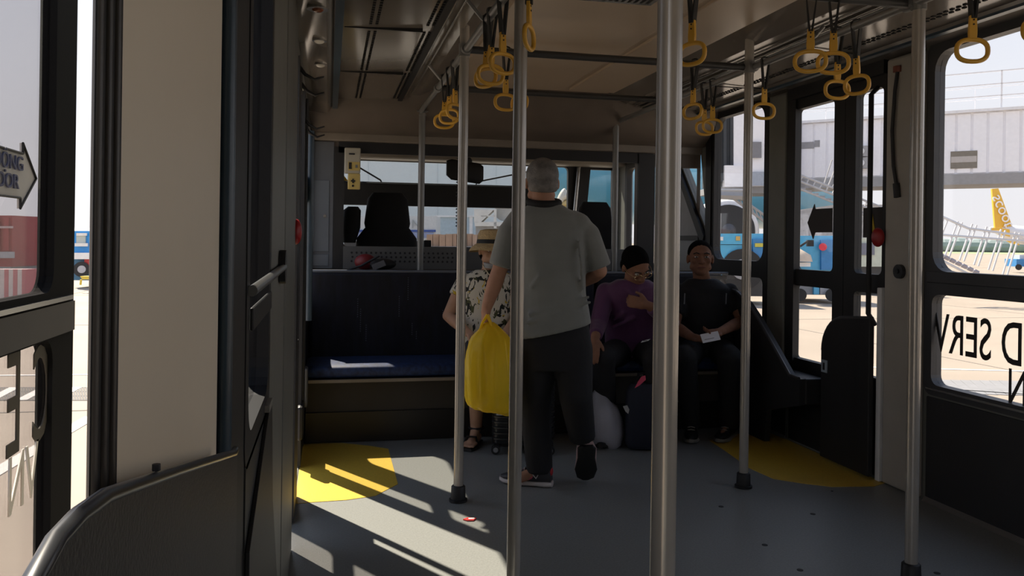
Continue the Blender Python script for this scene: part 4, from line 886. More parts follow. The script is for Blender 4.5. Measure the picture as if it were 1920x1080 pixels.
for q in 'LR':
    a = V(cfgB['an'+q]); t_ = V(cfgB['toe'+q]); f_ = t_-a; f_.z = 0; f_.normalize(); h_ = V((a.x, a.y, 0))-f_*.07
    shoe('shoe', h_, h_+f_, U, mat('shoe_black', (.012, .012, .012)), mat('sole_offwhite', (.22, .21, .19), .5), blk, .27, .048)
for x in (1284, 1362): MB().tube([q7(x, 550, 5.41), q7(x-1, 570, 5.395)], .004, 6).build('strap_highlight', M_gcab, blk)
cdp = q7(1332, 632, 5.03)
cdt = thing('white_card', 'white card held in the hands of the man in black', 'card', cdp)
o_ = MB().box(-.055, .055, -.03, .03, -.0008, .0008).build('card_sheet', mat('card_white', (.80, .80, .84), .5), None); o_.parent = cdt; o_.rotation_euler = (math.radians(55), math.radians(-12), YAW*-1)
o2 = MB().box(-.04, .02, -.012, -.009, .001, .0012).build('card_print', M_frame, None); o2.parent = o_
# ---------------------------------------------------------------- luggage on the floor
sc = sight(980, 846, 4.80); sx0, sy0 = sc.x, sc.y
su = thing('suitcase', 'black ribbed hard shell suitcase standing behind the man in grey', 'suitcase', (sx0, sy0, 0))
M_case = mat('case_black', (.014, .014, .015), .35)
W_, D_ = .175, .115
def SP(x, y, z): return V((sx0, sy0, 0))+rt*x+fw*y+U*z
MB().loft([(SP(0, 0, .055), rt*(W_-.01), fw*(D_-.01)), (SP(0, 0, .065), rt*W_, fw*D_), (SP(0, 0, .47), rt*W_, fw*D_), (SP(0, 0, .485), rt*(W_-.02), fw*(D_-.02))], 32, 6).build('shell', M_case, su, smooth=True)
for i in range(12):
    z = .09+i*.031; MB().loft([(SP(0, 0, z-.009), rt*(W_-.001), fw*(D_-.001)), (SP(0, 0, z-.004), rt*(W_+.006), fw*(D_+.006)), (SP(0, 0, z+.004), rt*(W_+.006), fw*(D_+.006)), (SP(0, 0, z+.009), rt*(W_-.001), fw*(D_-.001))], 32, 6).build('rib', M_case, su, smooth=True)
M_hub = mat('hub_grey', (.30, .30, .31), .3, metal=.5)
for a in (-1, 1):
    for b in (-1, 1):
        c = SP(a*(W_-.02), b*(D_-.02), .028)
        f_ = MB().box(c.x-.014, c.x+.014, c.y-.014, c.y+.014, .045, .062).build('wheel_fork', M_case, su)
        for q in (-1, 1):
            _sub(MB().cyl(c+fw*(q*.013-.007), c+fw*(q*.013+.007), .026, 20), 'wheel', M_case, f_); _sub(MB().cyl(c+fw*(q*.013-.009), c+fw*(q*.013+.009), .014, 14), 'hub', M_hub, f_)
lab = MB(); c = SP(-.125, -(D_+.008), .235); lab.box(-.028, .028, -.001, .001, -.008, .008); lab = lab.build('luggage_label', mat('label_grey', (.40, .40, .40), .5), None); lab.parent = su; lab.location = c-su.location; lab.rotation_euler = (0, 0, -YAW)
MB().tube([SP(-.07, .06, .48), SP(-.07, .06, .62), SP(.07, .06, .62), SP(.07, .06, .48)], .009, 10).build('pull_handle', M_case, su, smooth=True)
# clear plastic bag
cb = thing('plastic_bag', 'translucent whitish plastic bag standing on the floor by the raised foot', 'bag', sight(1134, 836, 4.93))
M_clear = mat('clear_plastic', (.62, .62, .68), .25, trans=(.25, .35), bump=.6, bscale=16)
dC = 4.92
def cr_(y, x0, x1, th): return (sight((x0+x1)/2, y, dC), rt*((x1-x0)/2*dC/FPX), fw*th)
mb = MB().loft([cr_(838, 1118, 1158, .06), cr_(832, 1110, 1166, .08), cr_(810, 1105, 1169, .095), cr_(785, 1101, 1167, .095), cr_(765, 1100, 1160, .085), cr_(750, 1104, 1146, .06), cr_(735, 1114, 1133, .03), cr_(722, 1119, 1124, .008)], 32, 2.2)
for v in mb.b.verts: v.co += (v.co-sight(1135, 790, dC)).normalized()*noise.noise(v.co*22)*.014
mb.build('bag_film', M_clear, cb, smooth=True)
mb = MB().loft([cr_(834, 1114, 1160, .06), cr_(805, 1108, 1164, .08), cr_(770, 1106, 1155, .07), cr_(758, 1115, 1140, .04)], 28, 2.2)
for v in mb.b.verts: v.co += (v.co-sight(1135, 790, dC)).normalized()*noise.noise(v.co*30)*.02
mb.build('crumpled_contents', mat('white_crumple', (.60, .60, .63), .6, bump=.8, bscale=25), cb, smooth=True)
# navy travel bag with tags
tb = thing('travel_bag', 'dark navy travel bag with a pink tag half hidden by the thick pole', 'bag', sight(1206, 836, 4.88))
c0 = sight(1208, 836, 4.88); c0.z = 0
MB().loft([(c0+U*.012, rt*.10, fw*.07), (c0+U*.04, rt*.115, fw*.085), (c0+U*.34, rt*.11, fw*.08), (c0+U*.385, rt*.08, fw*.05)], 28, 4).build('bag_body', mat('navy_fabric', (.012, .015, .028), .8), tb, smooth=True)
MB().tube([c0+U*.37-rt*.05, c0+U*.44-rt*.04, c0+U*.45, c0+U*.44+rt*.04, c0+U*.37+rt*.05], .008, 8).build('carry_handle', M_blkcloth, tb, smooth=True)
def quadtag(nm, pts, d, m, par):
    mb = MB(); A = [mb.b.verts.new(sight(x, y, d)) for x, y in pts]; B = [mb.b.verts.new(sight(x, y, d)+fw*.003) for x, y in pts]; mb.b.faces.new(A); mb.b.faces.new(B[::-1]); k = len(A)
    for i in range(k): mb.b.faces.new((A[i], B[i], B[(i+1) % k], A[(i+1) % k]))
    return mb.build(nm, m, par)
quadtag('pink_tag', [(1190, 728), (1200, 722), (1211, 712), (1210, 704), (1203, 706), (1196, 716)], 4.77, mat('tag_pink', (.75, .08, .16), .4), tb)
quadtag('white_tag', [(1168, 762), (1176, 760), (1180, 768), (1178, 776), (1173, 772)], 4.79, mat('tag_white', (.4, .4, .4), .5), tb)

# ================================================================== OUTSIDE: apron, vehicles, jet bridge, aircraft
GZ = -.35
M_conc = mat('apron_concrete', (.345, .29, .235), .9, var=.07, vscale=.6, bump=.1, bscale=30)
gr = struct(MB().box(-400, 400, -60, 700, GZ-.3, GZ).build('ground', M_conc))
M_line = mat('road_paint_white', (.72, .70, .66), .8); M_joint = mat('joint_grey', (.18, .16, .14), .9)
def gpt(px, py, z=GZ):
    a, b = px-960, py-HOR; c, s = math.cos(ROLL), math.sin(ROLL); return sight(px, py, (EYE-z)*FPX/(-a*s+b*c))
def gstrip(nm, p, q, wd, m, h=.006):
    p, q = V(p), V(q); d = (q-p); d.z = 0; d.normalize(); s = V((-d.y, d.x, 0))*wd/2
    return MB().prism([((p-s).x, (p-s).y), ((q-s).x, (q-s).y), ((q+s).x, (q+s).y), ((p+s).x, (p+s).y)], 'z', GZ, GZ+h).build(nm, m, gr)
for k in range(-6, 10): gstrip('slab_joint', (-60, 8+k*7.5, 0), (120, 8+k*7.5, 0), .03, M_joint, .003)
for k in range(-6, 14): gstrip('slab_joint', (-14+k*7.5, -20, 0), (-14+k*7.5, 90, 0), .03, M_joint, .003)
# line and hatched zone seen on the left
def hatch(a0, a1, b0, b1, nlat, diag, m_):
    """two parallel borders a0-a1 and b0-b1, lattice between"""
    mb = MB()
    for f in [i/3 for i in range(4)]:
        p, q = a0.lerp(b0, f), a1.lerp(b1, f); d = (q-p).normalized(); s = V((-d.y, d.x, 0))*.012
        mb.prism([((p-s).x, (p-s).y), ((q-s).x, (q-s).y), ((q+s).x, (q+s).y), ((p+s).x, (p+s).y)], 'z', GZ, GZ+.004)
    for i in range(nlat):
        f = i/nlat; p = a0.lerp(a1, f); q = b0.lerp(b1, min(1, f+.02)); d = (q-p).normalized(); s = V((-d.y, d.x, 0))*.009
        mb.prism([((p-s).x, (p-s).y), ((q-s).x, (q-s).y), ((q+s).x, (q+s).y), ((p+s).x, (p+s).y)], 'z', GZ, GZ+.005)
    o = mb.build('drain_grate_mesh', m_, gr); o['kind'] = 'stuff'
    for i in range(diag):
        p = a0.lerp(a1, (i+.5)/diag); q = b0.lerp(b1, (i-.3)/diag); gstrip('hatch_bar', p, q, .10, M_line)
M_gr = mat('grate_dark', (.12, .115, .11), .8)
a0, a1 = gpt(-60, 727), gpt(172, 727); b0, b1 = gpt(-60, 751), gpt(172, 751)
hatch(a0, a1, b0, b1, 46, 4, M_gr); gstrip('painted_line', gpt(-60, 705), gpt(175, 703), .06, M_line)
gstrip('painted_line', gpt(-40, 905), gpt(172, 782), .12, M_line)
gstrip('painted_line', gpt(1500, 686), gpt(1990, 698), .07, M_line); gstrip('painted_line', gpt(1500, 711), gpt(1990, 745), .05, M_gr)
a0, a1 = gpt(1700, 712), gpt(1990, 716); b0, b1 = gpt(1700, 736), gpt(1990, 744)
for i in range(16): gstrip('hatch_bar', a0.lerp(a1, i/16), b0.lerp(b1, min(1, i/16+.12)), .10, mat('road_paint_grey', (.26, .26, .27), .8))

M_jb = mat('bridge_panel', (.86, .86, .90), .5, var=.03); M_jbd = mat('bridge_underside', (.30, .30, .31), .7); M_rail = mat('bridge_rail_white', (.78, .78, .80), .5)
M_lat = mat('stair_steel', (.42, .42, .44), .5)
def onz(p, r_): return V((p.x, p.y, GZ+r_))
# ---- jet bridge
dJ0, dJ1 = 40, 33
A0, A1 = sight(1480, 262, dJ0), sight(2080, 318, dJ1); zb = 4.35; zt = 7.0
A0.z = A1.z = 0; dv = (A1-A0).normalized(); nv = V((-dv.y, dv.x, 0)); Lj = (A1-A0).length
jb = thing('jet_bridge', 'long white corrugated passenger boarding bridge across the right windows', 'bridge', A0)
def JP(s, t, z): p = A0+dv*s+nv*t; return (p.x, p.y, z)
def jbox(s0, s1, t0, t1, z0, z1, nm, m, par=jb):
    mb = MB(); vs = [mb.b.verts.new(JP(s, t, z)) for s in (s0, s1) for t in (t0, t1) for z in (z0, z1)]
    for f in ((0, 1, 3, 2), (4, 6, 7, 5), (0, 4, 5, 1), (2, 3, 7, 6), (0, 2, 6, 4), (1, 5, 7, 3)): mb.b.faces.new([vs[i] for i in f])
    return mb.build(nm, m, par)
jbox(0, Lj, .06, 3, zb, zt, 'tunnel_body', M_jb)
k = 0; s = 0
while s < Lj-.3: jbox(s, s+.50, 0, .06, zb+.05, zt-.05, 'wall_panel', M_jb); s += .60
jbox(-.1, Lj, -.12, 3.1, zt, zt+.12, 'roof_edge', M_rail); jbox(0, Lj, -.05, 3, zb-.45, zb, 'under_beam', M_jbd)
for i in range(int(Lj/2.2)+1): jbox(i*2.2, i*2.2+.06, .1, .16, zt+.12, zt+1.75, 'rail_post', M_rail); jbox(i*2.2+1.0, i*2.2+1.04, 2.8, 2.84, zt+.12, zt+1.45, 'rail_post', M_rail)
for z in (.65, 1.15, 1.7): jbox(0, Lj, .1, .15, zt+z, zt+z+.05, 'top_rail', M_rail); jbox(0, Lj, 2.8, 2.84, zt+z-.2, zt+z-.16, 'top_rail', M_rail)
p_ = (sight(1802, 296, 35)-A0); s_ = p_.dot(dv)
pl = jbox(s_-.50, s_+.52, -.03, 0, 4.60, 5.35, 'name_plate', mat('plate_brown', (.20, .18, .15), .6)); jbox(s_-.48, s_+.5, -.04, -.03, 4.86, 5.12, 'plate_band', mat('plate_pale', (.45, .42, .40), .6))
for i, (px, py) in enumerate(((1615, 284), (1615, 306))):
    c = sight(px, py, 38); s_ = (c-A0).dot(dv)
    u_ = jbox(s_-.28, s_+.28, -.35, -.05, c.z-.24, c.z+.24, 'cooling_unit', mat('unit_grey', (.34, .34, .35), .6))
    cc = V(JP(s_, -.36, c.z)); MB().cyl(cc, cc-nv*.02, .17, 20).build('fan_grille', M_rail, jb)
for px, py in ((1507, 270), (1530, 268)):
    c = sight(px, py, 39); s_ = (c-A0).dot(dv); jbox(s_-.14 if px > 1515 else s_-.3, s_+.1 if px > 1515 else s_+.3, -.02, 0.0, c.z-.16, c.z+.16, 'wall_hatch', M_jbd)
# rotunda cab at the left end with dark bellows
cb_ = thing('bridge_cabin', 'white boxy bridge cabin with dark pleated canopy docked at the blue aircraft', 'cabin', sight(1410, 300, 38))
GROUNDED = ('hangar_wall', 'chassis', 'container_skid', 'truck_base', 'front_wall', 'van_skirt', 'container_dolly', 'white_block', 'red_block')
def pbox(x0, x1, y0, y1, d, dep, nm, m, par):
    """box facing the camera side: corners measured, depth dep metres"""
    mb = MB(); q = [sight(x0, y1, d), sight(x1, y1, d), sight(x1, y0, d), sight(x0, y0, d)]
    if nm in GROUNDED:
        for p in q[:2]: p.z = GZ+(.22 if nm == 'chassis' else .002)
    A = [mb.b.verts.new(p) for p in q]; B = [mb.b.verts.new(p+fw*dep) for p in q]
    mb.b.faces.new(A); mb.b.faces.new(B[::-1])
    for i in range(4): mb.b.faces.new((A[i], B[i], B[(i+1) % 4], A[(i+1) % 4]))
    return mb.build(nm, m, par)
pbox(1376, 1442, 205, 349, 37.5, 3, 'cabin_body', M_jb, cb_); pbox(1359, 1400, 310, 350, 37.4, 3, 'cabin_step', M_jb, cb_)
pbox(1410, 1428, 266, 296, 37.35, .05, 'cabin_window', mat('cabin_glass', (.20, .20, .22), .3), cb_); pbox(1410, 1442, 322, 348, 37.35, .05, 'lower_band', mat('band_bluegrey', (.36, .40, .47), .5), cb_)
pbox(1440, 1500, 215, 350, 39, 3, 'link_body', M_jb, cb_)
M_can = mat('canopy_dark', (.045, .052, .06), .8, bump=.3, bscale=3)
for i in range(7): pbox(1331+i*6.4, 1337+i*6.4, 216-i*2.0 if i else 225, 350-i*3, 37.6+.12*(i % 2), 1.5, 'canopy_pleat', M_can, cb_)
pbox(1336, 1470, 350, 362, 37.8, 3, 'floor_frame', M_jbd, cb_)
# stair lattice of the bridge
bs = thing('bridge_stairs', 'grey lattice stairs descending below the boarding bridge', 'stairs', sight(1600, 380, 36))
def bar(par, nm, a, b, r_, m, d=36):
    return MB().tube([sight(a[0], a[1], a[2] if len(a) > 2 else d), sight(b[0], b[1], b[2] if len(b) > 2 else d)], r_, 6).build(nm, m, par)
for y0, y1 in ((338, 405), (352, 420), (326, 392)): bar(bs, 'stringer', (1495, y0), (1662, y1), .05, M_lat)
for i in range(14): bar(bs, 'lattice_bar', (1500+i*12, 340+i*4.9), (1506+i*12, 328+i*4.9), .03, M_lat); bar(bs, 'step', (1500+i*12, 354+i*4.9), (1510+i*12, 354+i*4.9), .05, M_jbd)
for i in range(5): bar(bs, 'railing', (1545+i*8, 345+i*3), (1560+i*9, 300+i*10), .03, M_lat)
bs2 = thing('bridge_stairs', 'dark lattice stairs below the dark canopy of the bridge cabin', 'stairs', sight(1400, 390, 35))
for y0, y1 in ((362, 412), (372, 424)): bar(bs2, 'stringer', (1375, y0, 35), (1445, y1, 35), .06, M_jbd)
for q in (bs, bs2):
    for px in ((1520, 1640) if q is bs else (1350, 1440)):
        a = sight(px, 400, 36); MB().tube([(a.x, a.y, GZ+.002), (a.x, a.y, a.z)], .08, 8).build('support_leg', M_lat, q)
for i in range(9): bar(bs2, 'lattice_bar', (1378+i*7.5, 364+i*5.2, 35), (1384+i*7.5, 380+i*5.2, 35), .035, M_jbd)
bar(bs2, 'landing', (1338, 366, 35), (1392, 368, 35), .18, M_jbd); bar(bs2, 'landing', (1338, 356, 35), (1400, 356, 35), .05, M_lat)
pale = mat('steel_pale', (.60, .61, .64), .5)
bs3 = thing('passenger_steps', 'pale tall mobile boarding steps with railings in the large right window', 'steps', sight(1800, 480, 22))
for a, b in (((1735, 392), (1815, 428)), ((1815, 428), (1960, 448)), ((1735, 438), (1960, 455)), ((1735, 462), (1832, 512)), ((1738, 474), (1820, 516))): bar(bs3, 'stair_rail', a, b, .035, pale, 22)
for i in range(6):
    x = 1757+i*27; bar(bs3, 'stair_post', (x+12, 410+i*5), (x-12, 470+i*9), .028, pale, 22); bar(bs3, 'stair_post', (x+20, 412+i*5), (x-4, 472+i*9), .028, pale, 22)
for i in range(9): bar(bs3, 'tread', (1738+i*11, 466+i*5.2), (1746+i*11, 470+i*5.2), .06, mat('tread_grey', (.32, .30, .34), .6), 22)
# ---- blue wide body aircraft
M_tb = mat('aircraft_blue', (.10, .36, .54), .28, var=.12, vscale=.25, coat=.5); M_aw = mat('aircraft_white', (.78, .78, .80), .35)
ac = thing('airliner', 'large blue airliner with gold flower emblem parked behind the boarding bridge', 'aircraft', sight(1300, 330, 44))
N0, N1 = sight(1010, 335, 42), sight(1480, 300, 54); ax = (N1-N0); ax.z = 0; ax.normalize(); zc = 5.1; RF = 2.95
sd_ = V((-ax.y, ax.x, 0))
def FP(s, z=zc): p = N0+ax*s; return V((p.x, p.y, z))
MB().loft([(FP(s, zc-.5*(1-r_)), sd_*RF*r_, U*RF*r_) for s, r_ in ((-.2, .05), (.2, .25), (.9, .45), (2, .66), (3.6, .85), (5.5, .97), (7.5, 1), (24, 1))], 40, 2).build('fuselage', M_tb, ac, smooth=True)
for i in range(4): c = FP(2.6+i*.75, zc+1.15+i*.12)-sd_*RF*(.62+i*.07); MB().ell(c, (.30, .10, .22), rotm(ax, sd_, U)).build('cockpit_window', mat('cockpit_black', (.01, .012, .015), .2), ac, smooth=True)
ec = sight(1366, 433, 36); er = 1.38
for nm, r0, r1, m in (('engine_cowl', er, er*.99, M_aw),):
    pts = []; f2 = -fw
    MB().tube([ec+fw*2.8, ec+fw*1.2, ec+fw*.1, ec, ec+fw*.05, ec+fw*.6], [er*.95, er*1.05, er*.99, er*.92, er*.86, er*.82], 40).build(nm, M_aw, ac, smooth=True)
MB().cyl(ec-fw*.06, ec+fw*.0, er*.83, 36).build('engine_intake', mat('intake_dark', (.022, .024, .03), .5), ac)
MB().tube([ec-fw*.35, ec-fw*.06], [.03, .32], 20).build('engine_spinner', mat('spinner_grey', (.09, .09, .10), .4), ac, smooth=True)
MB().loft([(sight(1430, 470, 40), rt*.3, U*.4), (sight(1470, 440, 40), rt*.6, U*1.1), (sight(1570, 432, 40), rt*1, U*1.25), (sight(1720, 430, 40), rt*1, U*1.2)], 30, 2).build('belly_fairing', M_aw, ac, smooth=True)
M_gold2 = mat('emblem_gold', (.62, .48, .22), .5); M_cream = mat('emblem_cream', (.70, .66, .58), .5)
for i, (x, y, a, l, m) in enumerate(((1052, 372, 70, .5, M_cream), (1062, 366, 35, .55, M_cream), (1078, 362, 0, .6, M_cream), (1068, 380, 15, .5, M_gold2), (1085, 376, -25, .45, M_cream), (1060, 392, -10, .5, M_gold2), (1078, 392, -40, .4, M_cream))):
    c = sight(x, y, 38.2); d_ = rt*math.cos(math.radians(a))+U*math.sin(math.radians(a)); MB().ell(c, (l, .28, .17), rotm(d_, fw, d_.cross(fw)*-1)).build('emblem_petal', m, ac, smooth=True)
# ---- blue belt loader / tug
M_sky = mat('vehicle_sky_blue', (.09, .42, .68), .35); M_skd = mat('vehicle_blue', (.04, .22, .50), .4)
bt = thing('baggage_tug', 'sky blue airport tractor with orange lamp seen through the side window near the jet engine', 'vehicle', sight(1390, 560, 21))
pbox(1330, 1444, 438, 458, 21, 1.6, 'body_top', M_sky, bt); pbox(1332, 1444, 459, 520, 21.05, 1.5, 'body_side', M_sky, bt); pbox(1330, 1444, 520, 552, 21.1, 1.4, 'chassis', M_frame, bt)
pbox(1412, 1446, 448, 510, 20.9, .12, 'side_locker', M_skd, bt); pbox(1343, 1356, 444, 451, 20.97, .04, 'headlamp', M_white, bt); pbox(1380, 1388, 443, 451, 20.97, .04, 'indicator', mat('lamp_orange', (.6, .4, .12), .4), bt)
pbox(1416, 1432, 456, 463, 20.85, .04, 'yellow_mark', mat('mark_yellow', (.55, .5, .08), .5), bt)
MB().cyl(sight(1392, 505, 20.9), sight(1392, 505, 21.3), .52, 24).build('wheel', M_black, bt, smooth=True); MB().cyl(sight(1392, 505, 20.86), sight(1392, 505, 20.92), .26, 18).build('wheel_hub', M_jbd, bt)
bl = thing('belt_loader', 'blue baggage loader with red disc and beige cover seen through the door window', 'vehicle', sight(1530, 560, 22))
pbox(1484, 1578, 442, 508, 22, 2.0, 'loader_body', M_sky, bl); pbox(1540, 1580, 450, 506, 21.9, .3, 'side_panel', M_skd, bl)
pbox(1484, 1580, 505, 552, 22.1, 1.8, 'chassis', M_jbd, bl); pbox(1526, 1536, 530, 552, 22.0, .2, 'leg_box', M_sky, bl); pbox(1538, 1582, 530, 552, 22.0, .3, 'grey_box', M_lat, bl)
MB().cyl(sight(1543, 463, 21.8), sight(1543, 463, 21.9), .10, 20).build('red_disc', mat('disc_red', (.75, .05, .08), .4), bl)
MB().loft([(sight(1496, 490, 21.7), rt*.35, fw*.3), (sight(1500, 478, 21.7), rt*.25, fw*.25), (sight(1494, 466, 21.7), rt*.06, fw*.1)], 16, 3).build('beige_cover', mat('cover_beige', (.60, .50, .40), .8), bl, smooth=True)
pbox(1498, 1520, 492, 500, 21.5, .4, 'white_tray', M_white, bl); bar(bl, 'mirror_arm', (1500, 462, 21.6), (1515, 452, 21.6), .03, M_black); pbox(1514, 1526, 450, 462, 21.6, .1, 'mirror', M_black, bl)
for px in (1500, 1560): MB().cyl(sight(px, 553, 21.8), sight(px, 553, 22.2), .17, 18).build('wheel', M_black, bl)
# grey van behind the narrow leaf
vn = thing('service_van', 'pale grey green van with dark windows seen through the narrow door leaf', 'vehicle', sight(1640, 520, 26))
pbox(1596, 1690, 446, 500, 26, 2, 'van_body', mat('van_pale', (.52, .56, .48), .5), vn); pbox(1614, 1640, 456, 478, 25.95, .05, 'van_window', mat('van_glass', (.16, .17, .22), .3), vn); pbox(1596, 1690, 500, 512, 26.1, 1.8, 'van_skirt', M_frame, vn)
for px in (1612, 1670): MB().cyl(onz(sight(px, 514, 25.9), .3), onz(sight(px, 514, 26.3), .3), .30, 18).build('wheel', M_black, vn)
# ---- far yellow-tailed airliner
fa = thing('far_airliner', 'distant airliner with yellow tail and white lettering in the right window', 'aircraft', sight(1890, 440, 170))
M_ty = mat('tail_yellow', (.80, .48, .06), .45); dT = 170
def slab(nm, pts, d, th, m, par):
    mb = MB(); A = [mb.b.verts.new(sight(x, y, d)) for x, y in pts]; B = [mb.b.verts.new(sight(x, y, d)+fw*th) for x, y in pts]; mb.b.faces.new(A); mb.b.faces.new(B[::-1]); k = len(A)
    for i in range(k): mb.b.faces.new((A[i], B[i], B[(i+1) % k], A[(i+1) % k]))
    return mb.build(nm, m, par)
slab('tail_fin', [(1860, 354), (1872, 353), (1898, 424), (1866, 428)], dT, .5, M_ty, fa)
MB().loft([(sight(1856, 428, dT), rt*.3, U*.3), (sight(1868, 432, dT), rt*.1+U*0, U*.9+fw*.0), ], 8).b.free()
fz = MB(); fpts = [(1856, 428, .3), (1872, 431, 1.0), (1890, 436, 1.6), (1915, 441, 1.9), (2060, 452, 2.0)]
fz.tube([sight(x, y, dT+1) for x, y, r_ in fpts], [r_ for x, y, r_ in fpts], 20).build('fuselage', M_aw, fa, smooth=True)
slab('tail_band', [(1876, 428), (1893, 430), (1894, 444), (1878, 440)], dT-1.6, .2, M_ty, fa); slab('tailplane', [(1856, 428), (1880, 426), (1876, 432), (1858, 432)], dT-2, .3, M_ty, fa)
slab('winglet', [(1888, 452), (1904, 450), (1912, 460), (1896, 456)], dT-4, .3, M_ty, fa)
tdir = (sight(1892, 424, dT)-sight(1864, 362, dT)).normalized()
text('tail_lettering', 'scoot', 3.3, mat('lettering_white', (.85, .85, .88), .5), sight(1877, 397, dT-.3), tdir, fw.cross(tdir), .05, fa, sx=.95)
# far greenery
hz = struct(MB().box(20, 330, 255, 262, GZ, GZ+.01).build('trim_3', M_conc)) if False else None
M_gr1 = mat('hazed_tree_green', (.27, .33, .32), .9, var=.25, vscale=.05); M_grs = mat('grass_green', (.30, .36, .20), .95, var=.15, vscale=.1)  # tree green paled, distance haze is put into the colour
g2 = MB(); random.seed(11)
o = MB().box(20, 360, 150, 205, GZ, GZ+.02).build('grass_field', M_grs, gr); o['kind'] = 'stuff'
tr = MB()
for i in range(110):
    f = i/110; c = sight(1400+f*700, 455, 230); c.z = GZ; r_ = random.uniform(1.6, 3.2); tr.ell((c.x, c.y, GZ+r_*.55), (r_*1.5, r_, r_*.75), None, 9, 6)
o = tag(tr.build('tree_line', M_gr1), 'distant haze-paled green tree line behind the apron', 'trees'); o['kind'] = 'stuff'
tg = thing('small_tractor', 'tiny blue tractor at the right edge of the apron', 'vehicle', sight(1914, 505, 40))
pbox(1906, 1935, 486, 500, 50, 1.2, 'tractor_body', M_skd, tg); pbox(1912, 1925, 478, 486, 50.2, .8, 'cab_roof', mat('roof_pale', (.5, .55, .6), .5), tg)
for px in (1910, 1930): MB().cyl(sight(px, 501, 49.9), sight(px, 501, 50.3), .18, 14).build('wheel', M_black, tg)
# ---- in front of the windscreen
M_tw = mat('hall_grey_blue', (.78, .82, .82), .6, var=.03)
tm = thing('hangar', 'pale grey blue hangar wall filling the upper windscreen view', 'building', sight(800, 445, 70))
pbox(430, 985, 180, 455, 70, 12, 'hangar_wall', M_tw, tm); pbox(425, 990, 172, 180, 69.8, 12.4, 'roof_edge', M_jbd, tm)
for x in (560, 690, 820, 930): pbox(x, x+1, 182, 445, 69.95, .05, 'wall_joint', mat('joint_pale', (.66, .70, .71), .6), tm)
cn = thing('cargo_van', 'white boxy truck with blue stripe right of the driver seat', 'vehicle', sight(770, 455, 34))
pbox(640, 817, 405, 452, 34, 2.2, 'box_body', mat('truck_white', (.62, .64, .66), .5), cn); pbox(640, 817, 431, 435, 33.95, .05, 'blue_stripe', mat('stripe_blue', (.05, .10, .35), .5), cn); pbox(640, 813, 436, 446, 33.96, .04, 'lower_stripe', mat('stripe_pale_blue', (.28, .33, .52), .5), cn); pbox(645, 810, 452, 480, 34.1, 2, 'chassis', M_frame, cn)
for px in (670, 790): MB().cyl(onz(sight(px, 472, 33.9), .42), onz(sight(px, 472, 34.3), .42), .42, 18).build('wheel', M_black, cn)
text('box_lettering', 'V N', .5, mat('lettering_grey', (.35, .38, .40), .6), sight(770, 421, 33.93), rt, U, .01, cn)
lb = thing('container', 'pale blue container right of the striped truck', 'container', sight(855, 450, 38))
pbox(819, 892, 407, 452, 38, 2.4, 'container_body', mat('container_blue', (.42, .52, .60), .5), lb); pbox(817, 894, 404, 407, 37.9, 2.5, 'container_rim', M_rail, lb); pbox(880, 886, 407, 452, 37.95, .05, 'door_post', M_rail, lb); pbox(819, 892, 452, 480, 38.1, 2.2, 'container_skid', M_frame, lb)
ct = thing('carton_trolley', 'low trolley loaded with wrapped brown cartons before the bus', 'trolley', sight(870, 480, 24))
random.seed(5); x = 800
while x < 925:
    w_ = random.uniform(8, 14); pbox(x, x+w_-.8, 438+random.uniform(0, 2), 462, 24+random.uniform(0, .15), 1.2, 'carton', mat(random.choice(['carton_brown', 'carton_pink', 'carton_pale']), {'carton_brown': (.42, .28, .20), 'carton_pink': (.50, .36, .33), 'carton_pale': (.55, .47, .42)}[MATS and 'carton_brown'], .8), ct); x += w_
pbox(798, 926, 462, 470, 24, 1.4, 'trolley_bed', M_jbd, ct)
for px in (815, 905): MB().cyl(onz(sight(px, 490, 23.9), .22), onz(sight(px, 490, 24.1), .22), .22, 16).build('wheel', M_black, ct); MB().cyl(sight(px, 468, 24), onz(sight(px, 490, 24), .22), .04, 8).build('axle_post', M_black, ct)
wt = thing('stair_truck', 'white stair truck with a round tank beside the straw hat', 'vehicle', sight(925, 455, 30))
M_tk = mat('truck_cream', (.70, .69, .66), .5)
slab('stair_side', [(889, 392), (926, 393), (902, 416), (889, 417)], 30, 1.6, M_tk, wt); pbox(926, 931, 392, 428, 30, .15, 'stair_post', M_tk, wt); pbox(890, 960, 416, 424, 30, 1.6, 'deck_beam', M_tk, wt); pbox(902, 928, 404, 406, 30, .2, 'deck_rail', M_tk, wt)
MB().cyl(sight(945, 397, 30.2), sight(945, 397, 32), .34, 24).build('tank', mat('tank_grey', (.40, .39, .36), .5), wt, smooth=True)
pbox(892, 965, 424, 440, 30.2, 1.4, 'truck_frame', M_jbd, wt); pbox(900, 960, 430, 470, 30.6, 1.4, 'truck_base', M_lat, wt)
for px in (905, 950): MB().cyl(onz(sight(px, 470, 30), .3), onz(sight(px, 470, 30.5), .3), .30, 18).build('wheel', M_black, wt)
# outside rear view mirror of the bus, right front
mm = thing('side_mirror', 'large rounded outside mirror hanging at the right front corner of the bus', 'mirror', (2.95, 8.1, 1.5))
c = sight(1163, 402, 7.95+.4)
MB().loft([(c+U*.0-U*.22, rt*.04, fw*.03), (c-U*.17, rt*.062, fw*.045), (c+U*.15, rt*.062, fw*.045), (c+U*.21, rt*.035, fw*.03)], 20, 3).build('mirror_shell', M_black, mm, smooth=True)
MB().tube([c+U*.18, c+U*.36-fw*.1, V((2.80, 7.95, 2.1))], .018, 8).build('mirror_arm', M_black, mm, smooth=True)
